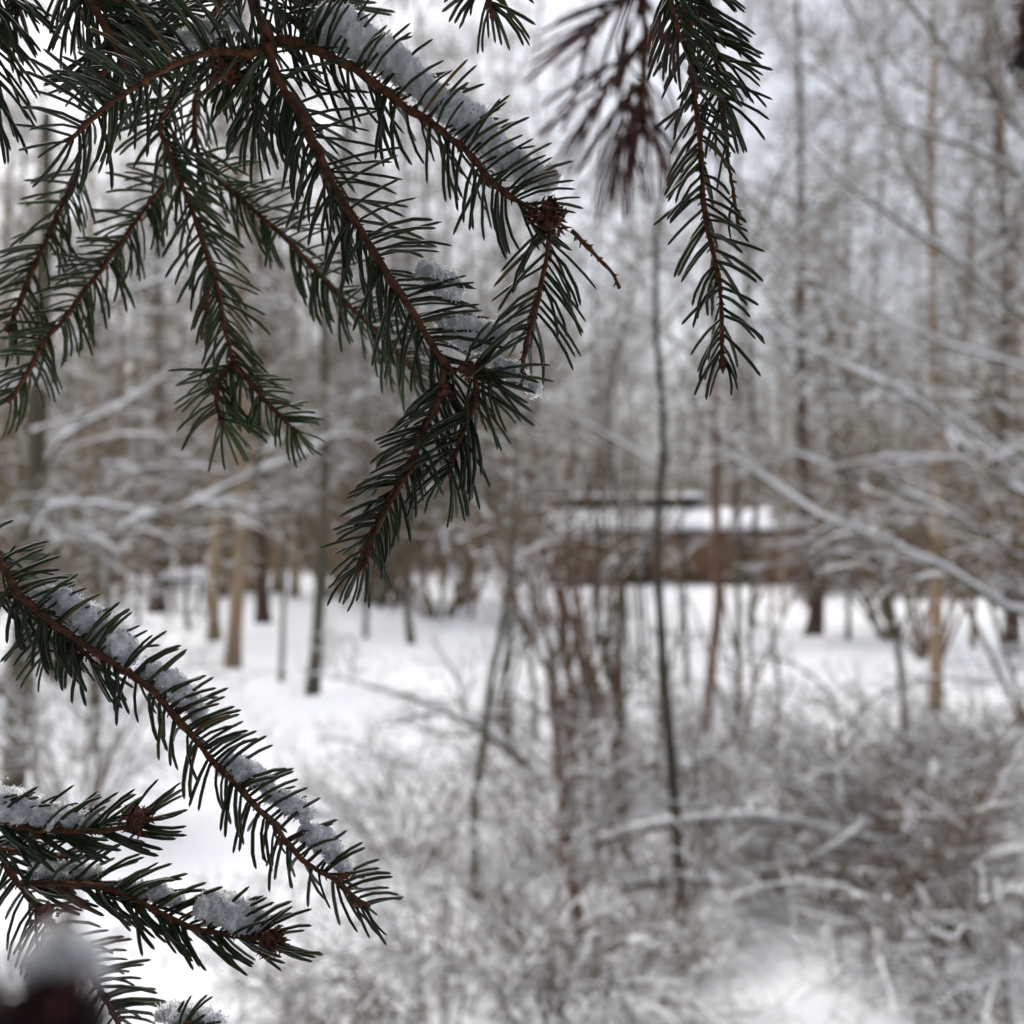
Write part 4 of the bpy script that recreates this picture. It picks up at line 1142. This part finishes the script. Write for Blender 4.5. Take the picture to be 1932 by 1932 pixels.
I = Branch('forked spruce branch low on the left with a snow heap on its longer arm', P(-20, 1600, 0.34), seed=110)
I.shoot(D3([(-20, 1590), (0, 1616), (25, 1653), (54, 1690), (83, 1722), (120, 1780), (165, 1840), (200, 1890), (245, 1960)], 0.345, 0.36), (13, 10), L=0.019, step=0.0009, ang=(60, 55), phi=(5, 36))
I.shoot(D3([(40, 1660), (70, 1662), (104, 1665), (166, 1670), (232, 1690), (290, 1715), (353, 1744), (415, 1761), (477, 1773), (530, 1782)], 0.34, 0.332), (13, 10), L=0.0185, step=0.0008, ang=(32, 48), phi=(5, 36))
I.bud((505, 1775, 0.332), 34, 100, dirv=(0.8, 0, 0))
I.bud((84, 1725, 0.345), 28, 50)
I.shoot(D3([(-40, 1590), (20, 1600), (80, 1612), (130, 1620)], 0.345, 0.345), (9, 7), L=0.018, step=0.0011, ang=(35, 45))
I.done()

J = Branch('very near dark reddish twig end in the bottom left corner, strongly blurred', P(20, 2000, 0.095), 'd', seed=111)
J.shoot(D3([(-60, 2060), (20, 1960), (70, 1910), (110, 1860)], 0.099, 0.099), (70, 50), L=0.010, step=0.0005, ang=(60, 60), phi=(0, 60), pegs=False)
J.bud((80, 1888, 0.098), 80, 110, mat=M_NEEDLE_DRY)
J.bud((150, 1925, 0.097), 80, 80, mat=M_DARKBUD)
J.bud((20, 1940, 0.097), 70, 60, mat=M_DARKBUD)
J.bud((60, 1862, 0.1), 40, 26)
J.bud((140, 1868, 0.1), 36, 24, mat=M_DARKBUD)
J.bud((152, 1846, 0.09), 20, 20, name='bud', mat=M_REDBUD)
J.bud((110, 1900, 0.09), 16, 14, name='bud', mat=M_REDBUD)
J.done()

Kb = Branch('small spruce tip peeping up at the bottom edge', P(330, 1990, 0.34), seed=112)
Kb.shoot(D3([(290, 1990), (330, 1950), (365, 1925)], 0.34), (9, 7), L=0.012, step=0.0012, ang=(40, 40))
Kb.done()

Lb = Branch('blurred dark twig at the upper right edge, close to the lens', P(1980, -20, 0.15), 'd', seed=113)
Lb.shoot(D3([(1985, -60), (1962, 20), (1938, 90), (1920, 130)], 0.15), (34, 26), L=0.004, step=0.0015, ang=(40, 40), phi=(0, 50))
Lb.bud((1926, 120, 0.15), 30, 40, mat=M_DARKBUD)
Lb.done()

# ------------------------------------------------------------------ snow lying on the spruce shoots
def snow_clump(spine, label, dz=0.005, thick=0.0046, seed=0, group='snow lying on the spruce branches'):
    """spine: (x, y, half-width px, depth)"""
    rng = np.random.default_rng(seed)
    a = np.array(spine, float)
    if len(a) == 2: a = np.vstack([a[0], (a[0] + a[1]) / 2, a[1]])
    p3 = np.array([P(x, y, d + dz) for x, y, h, d in a])
    hw = a[:, 2] / W * a[:, 3]
    ln = np.linalg.norm(np.diff(p3, axis=0), axis=1).sum() + hw[0] + hw[-1]
    n = max(24, int(ln / 0.0006)); m = 56
    full = smooth_path(np.hstack([p3, hw[:, None]]), n)
    c, h = full[:, :3].copy(), full[:, 3].copy()
    tan = unit(np.gradient(c, axis=0))
    s = np.linspace(-1, 1, n)
    # rounded ends reaching half a width beyond the spine
    L = np.linalg.norm(np.diff(p3, axis=0), axis=1).sum()
    c += tan * (np.where(s < 0, -1, 1) * np.abs(s) ** 6 * h * 0.6)[:, None]
    e = np.minimum(1, (1 - np.abs(s)) * ln / (2 * np.maximum(h, 0.002)))
    endf = np.sqrt(np.maximum(0.0004, 1 - (1 - e) ** 2))
    v = unit(c - CO); side = unit(np.cross(tan, v)); vv = np.cross(side, tan)
    an = np.arange(m) * 2 * math.pi / m
    th = np.minimum(thick, h * 1.1)
    ring = side[:, None, :] * (np.cos(an)[None, :, None] * (h * endf)[:, None, None]) + vv[:, None, :] * (np.sin(an)[None, :, None] * (th * endf)[:, None, None])
    pts = c[:, None, :] + ring
    nrm = unit(ring)
    out = np.empty_like(pts)
    off = Vector((seed * 3.1, seed * 1.7, 0.4))
    for i in range(n):
        for j in range(m):
            q = Vector(pts[i, j]) + off
            k = 0.30 * h[i] * noise.noise(q * 110) + 0.0015 * noise.noise(q * 330) + 0.0008 * noise.noise(q * 800) + 0.0006 * noise.noise(q * 1900)
            out[i, j] = pts[i, j] + nrm[i, j] * k
    idx = np.arange(n * m).reshape(n, m); nx = np.roll(idx, -1, 1)
    q = np.stack([idx[:-1], nx[:-1], nx[1:], idx[1:]], -1).reshape(-1, 4)
    base = c[n // 2]
    b = Buf(); b.raw(out, q)
    # loose crystals standing on it
    g = int(ln / 0.03 * 900)
    ii = rng.integers(1, n - 1, g); jj = rng.integers(0, m, g)
    q0 = out[ii, jj]; dr = unit(nrm[ii, jj] + rng.normal(size=(g, 3)) * 0.8)
    le = rng.uniform(0.0003, 0.0015, g)[:, None]; wd = rng.uniform(0.0001, 0.00024, g)
    b.tubes(np.stack([q0, q0 + dr * le * 0.5, q0 + dr * le], 1), np.stack([wd, wd * 1.2, wd * 0.4], 1), 4)
    # loose flakes caught in the needles round about
    g = int(ln / 0.03 * 150)
    ii = rng.integers(0, n, g)
    rr = 1 + np.abs(rng.normal(size=g)) * 0.16; ph = rng.uniform(0, 2 * math.pi, g)
    q0 = c[ii] + side[ii] * (np.cos(ph) * rr * h[ii])[:, None] + vv[ii] * (np.sin(ph) * th[ii])[:, None]
    dr = unit(rng.normal(size=(g, 3))); le = rng.uniform(0.0003, 0.0012, g)[:, None]; wd = rng.uniform(0.00015, 0.0004, g)
    b.tubes(np.stack([q0 - dr * le * .5, q0, q0 + dr * le * .5], 1), np.stack([wd * .4, wd, wd * 0.5], 1), 4)
    return tag(link('snow_clump', b.mesh('snow_clump', M_FSNOW, True, base), None, tuple(base)), label, 'snow', group)


def S_(pts, d): return [(x, y, h, d) for x, y, h in pts]


snow_clump(S_([(600, 40, 26), (640, 55, 42), (684, 79, 38), (739, 113, 34), (786, 157, 28), (841, 198, 27), (892, 232, 33), (933, 277, 29), (985, 318, 30), (1040, 345, 24)], 0.334), 'long thick ridge of snow along the right arm of the large branch', seed=1)
snow_clump(S_([(790, 508, 12), (825, 525, 24), (865, 552, 20)], 0.331), 'crumbly snow patch midway down the long middle arm', seed=2)
snow_clump(S_([(830, 605, 14), (870, 625, 26), (915, 635, 28), (952, 622, 22)], 0.33), 'snow patch just above the knot of the middle arm', seed=3)
snow_clump(S_([(935, 685, 12), (975, 705, 16), (985, 725, 10)], 0.33), 'small snow bit on the needles right of the middle knot', seed=4)
snow_clump(S_([(1002, 722, 8), (1010, 745, 11)], 0.333), 'tiny snow bit on the bare end of the short hanging shoot', seed=5, thick=0.003, dz=0.003)
snow_clump(S_([(340, 78, 14), (370, 68, 19), (402, 52, 15)], 0.34), 'small snow heap on the left of the main stem near the top', seed=6)
snow_clump(S_([(430, 42, 13), (450, 36, 14)], 0.345), 'snow bit against the main stem at the top', seed=7)
snow_clump(S_([(245, 10, 9), (272, 17, 13), (295, 26, 9)], 0.35), 'snow bit at the top edge over the dark left branch', seed=8)
snow_clump(S_([(60, 1118, 8), (104, 1126, 15), (166, 1170, 30), (212, 1206, 33), (245, 1243, 26)], 0.333), 'largest snow ridge on the long left shoot, nearest its root', seed=9)
snow_clump(S_([(272, 1262, 18), (300, 1277, 25), (336, 1302, 24), (368, 1335, 16), (385, 1370, 8)], 0.333), 'second snow ridge down the long left shoot', seed=10)
snow_clump(S_([(416, 1447, 16), (450, 1450, 24), (488, 1468, 19), (512, 1486, 11)], 0.334), 'bright round snow lump in the middle of the long left shoot', seed=11)
snow_clump(S_([(500, 1496, 12), (545, 1513, 19), (585, 1540, 14)], 0.335), 'snow patch just below the round lump on the long left shoot', seed=12)
snow_clump(S_([(570, 1566, 14), (612, 1585, 21), (642, 1622, 15), (652, 1650, 8)], 0.335), 'snow patch nearest the tip of the long left shoot', seed=13)
snow_clump(S_([(-40, 1505, 34), (0, 1516, 36), (50, 1532, 29), (95, 1544, 25), (150, 1550, 20), (195, 1546, 12)], 0.333), 'deep snow ridge on the short level tip at the left edge', seed=14)
snow_clump(S_([(60, 1644, 12), (124, 1645, 18), (187, 1652, 12)], 0.338), 'thin snow strip near the fork of the low branch', seed=15)
snow_clump(S_([(222, 1672, 10), (290, 1686, 14), (344, 1703, 12)], 0.335), 'narrow snow strip midway along the low forked branch', seed=16)
snow_clump(S_([(373, 1711, 16), (418, 1714, 31), (465, 1732, 29), (500, 1757, 13)], 0.332), 'tall snow heap near the tip of the low forked branch', seed=17)
snow_clump(S_([(300, 1912, 14), (350, 1918, 22), (420, 1935, 16)], 0.342), 'snow on the small tip at the bottom edge', seed=18)
snow_clump(S_([(45, 1822, 26), (100, 1795, 36), (152, 1806, 30), (188, 1845, 14)], 0.097), 'blurred snow cap on the near dark twig in the corner', seed=19, dz=0.001, thick=0.003)

# ------------------------------------------------------------------ the spruce itself, over and behind the camera
def bough_mesh(seed):
    rng = np.random.default_rng(seed)
    n = 14
    x = np.linspace(0, 1, n)
    stem = np.stack([x, 0.03 * np.sin(x * 5), -0.28 * x ** 1.8], 1)
    B = Buf(); B.tubes(stem, np.linspace(0.009, 0.003, n), 6)
    sr = np.linspace(0.009, 0.003, n)
    a, ar = sprout(rng, stem[None], sr[None], 46, 0.34, 6, -0.15, 0.9, 0.5, 0.1, 1.0, 0.5, 0.08, 0.0018)
    c, cr = sprout(rng, a, ar, 4, 0.14, 4, -0.1, 0.8, 0.6, 0.2, 1.0, 0.7, 0.08, 0.0014)
    B.tubes(a, ar, 4, False); B.tubes(c, cr, 3, False)
    sh = B.mesh('wood', M_TWIG)
    N = Buf()
    for pp, k in ((a, 34), (c, 20)):
        nd, nr = sprout(rng, pp, np.full(pp.shape[:2], 0.001), k, 0.022, 2, 0, 1.1, 0, 0.0, 1.0, 1.0, 0.0, 0.001)
        d = nd[:, 1] - nd[:, 0]; w = unit(np.cross(d, rng.normal(size=d.shape))) * 0.0013
        v = np.stack([nd[:, 0] - w, nd[:, 0] + w, nd[:, 0] + d * 0.6 + w, nd[:, 0] + d, nd[:, 0] + d * 0.6 - w], 1)
        i = np.arange(len(v))[:, None] * 5
        N.raw(v.reshape(-1, 3), np.hstack([i, i + 1, i + 2, i + 4]), np.hstack([i + 4, i + 2, i + 3]))
    return sh, N.mesh('foliage', M_NEEDLE)


def big_spruce():
    rng = np.random.default_rng(9)
    base = np.array((-1.2, -1.6, 0.0))
    t = thing('spruce_tree', base, 'tall dark spruce that the hanging branches belong to, behind the viewer', 'tree')
    b = Buf(); z = np.linspace(-0.2, 13, 20)
    b.tubes(np.stack([np.full(20, base[0]), np.full(20, base[1]), z], 1), np.linspace(0.17, 0.02, 20), 12)
    link('trunk', b.mesh('trunk', M_PINE, origin=base), t)
    ms = [bough_mesh(200), bough_mesh(201)]
    k = 0
    for i in range(900):
        h = 0.9 + 11.5 * (i / 900) ** 1.3
        reach = 3.4 * (1 - h / 13.2) + 0.25
        az = rng.uniform(0, 2 * math.pi)
        L = rng.uniform(0.9, 1.35); r0 = max(0.05, rng.uniform(0.0, 1.0) ** 0.7 * reach - L * 0.6)
        st = base + np.array([math.cos(az) * r0, math.sin(az) * r0, h - 0.12 * r0])
        ok = True
        for f in (0, 0.25, 0.5, 0.75, 1.0):
            for s in (-0.4, 0, 0.4):
                for u in (-0.25, 0.1):
                    q = st + np.array([math.cos(az) * L * f - math.sin(az) * s * L, math.sin(az) * L * f + math.cos(az) * s * L, (-0.28 * f ** 1.8 + u) * L])
                    px, py, d = proj(q)
                    if d > 0 and -0.12 * W < px < 1.12 * W and -0.12 * W < py < 1.12 * W: ok = False
                    if np.linalg.norm(q - CO) < 0.3: ok = False
        if not ok: continue
        o = link('bough', ms[k % 2][0], t, tuple(st - base))
        o.rotation_euler = (0, rng.uniform(-0.1, 0.2), az); o.scale = (L, L, L)
        fo = link('foliage', ms[k % 2][1], o)
        k += 1
    print('boughs', k)


big_spruce()
print('far trees', nfar, 'objects', len(bpy.data.objects), 'tris', sum(len(m.loops) - 2 * len(m.polygons) for m in bpy.data.meshes))
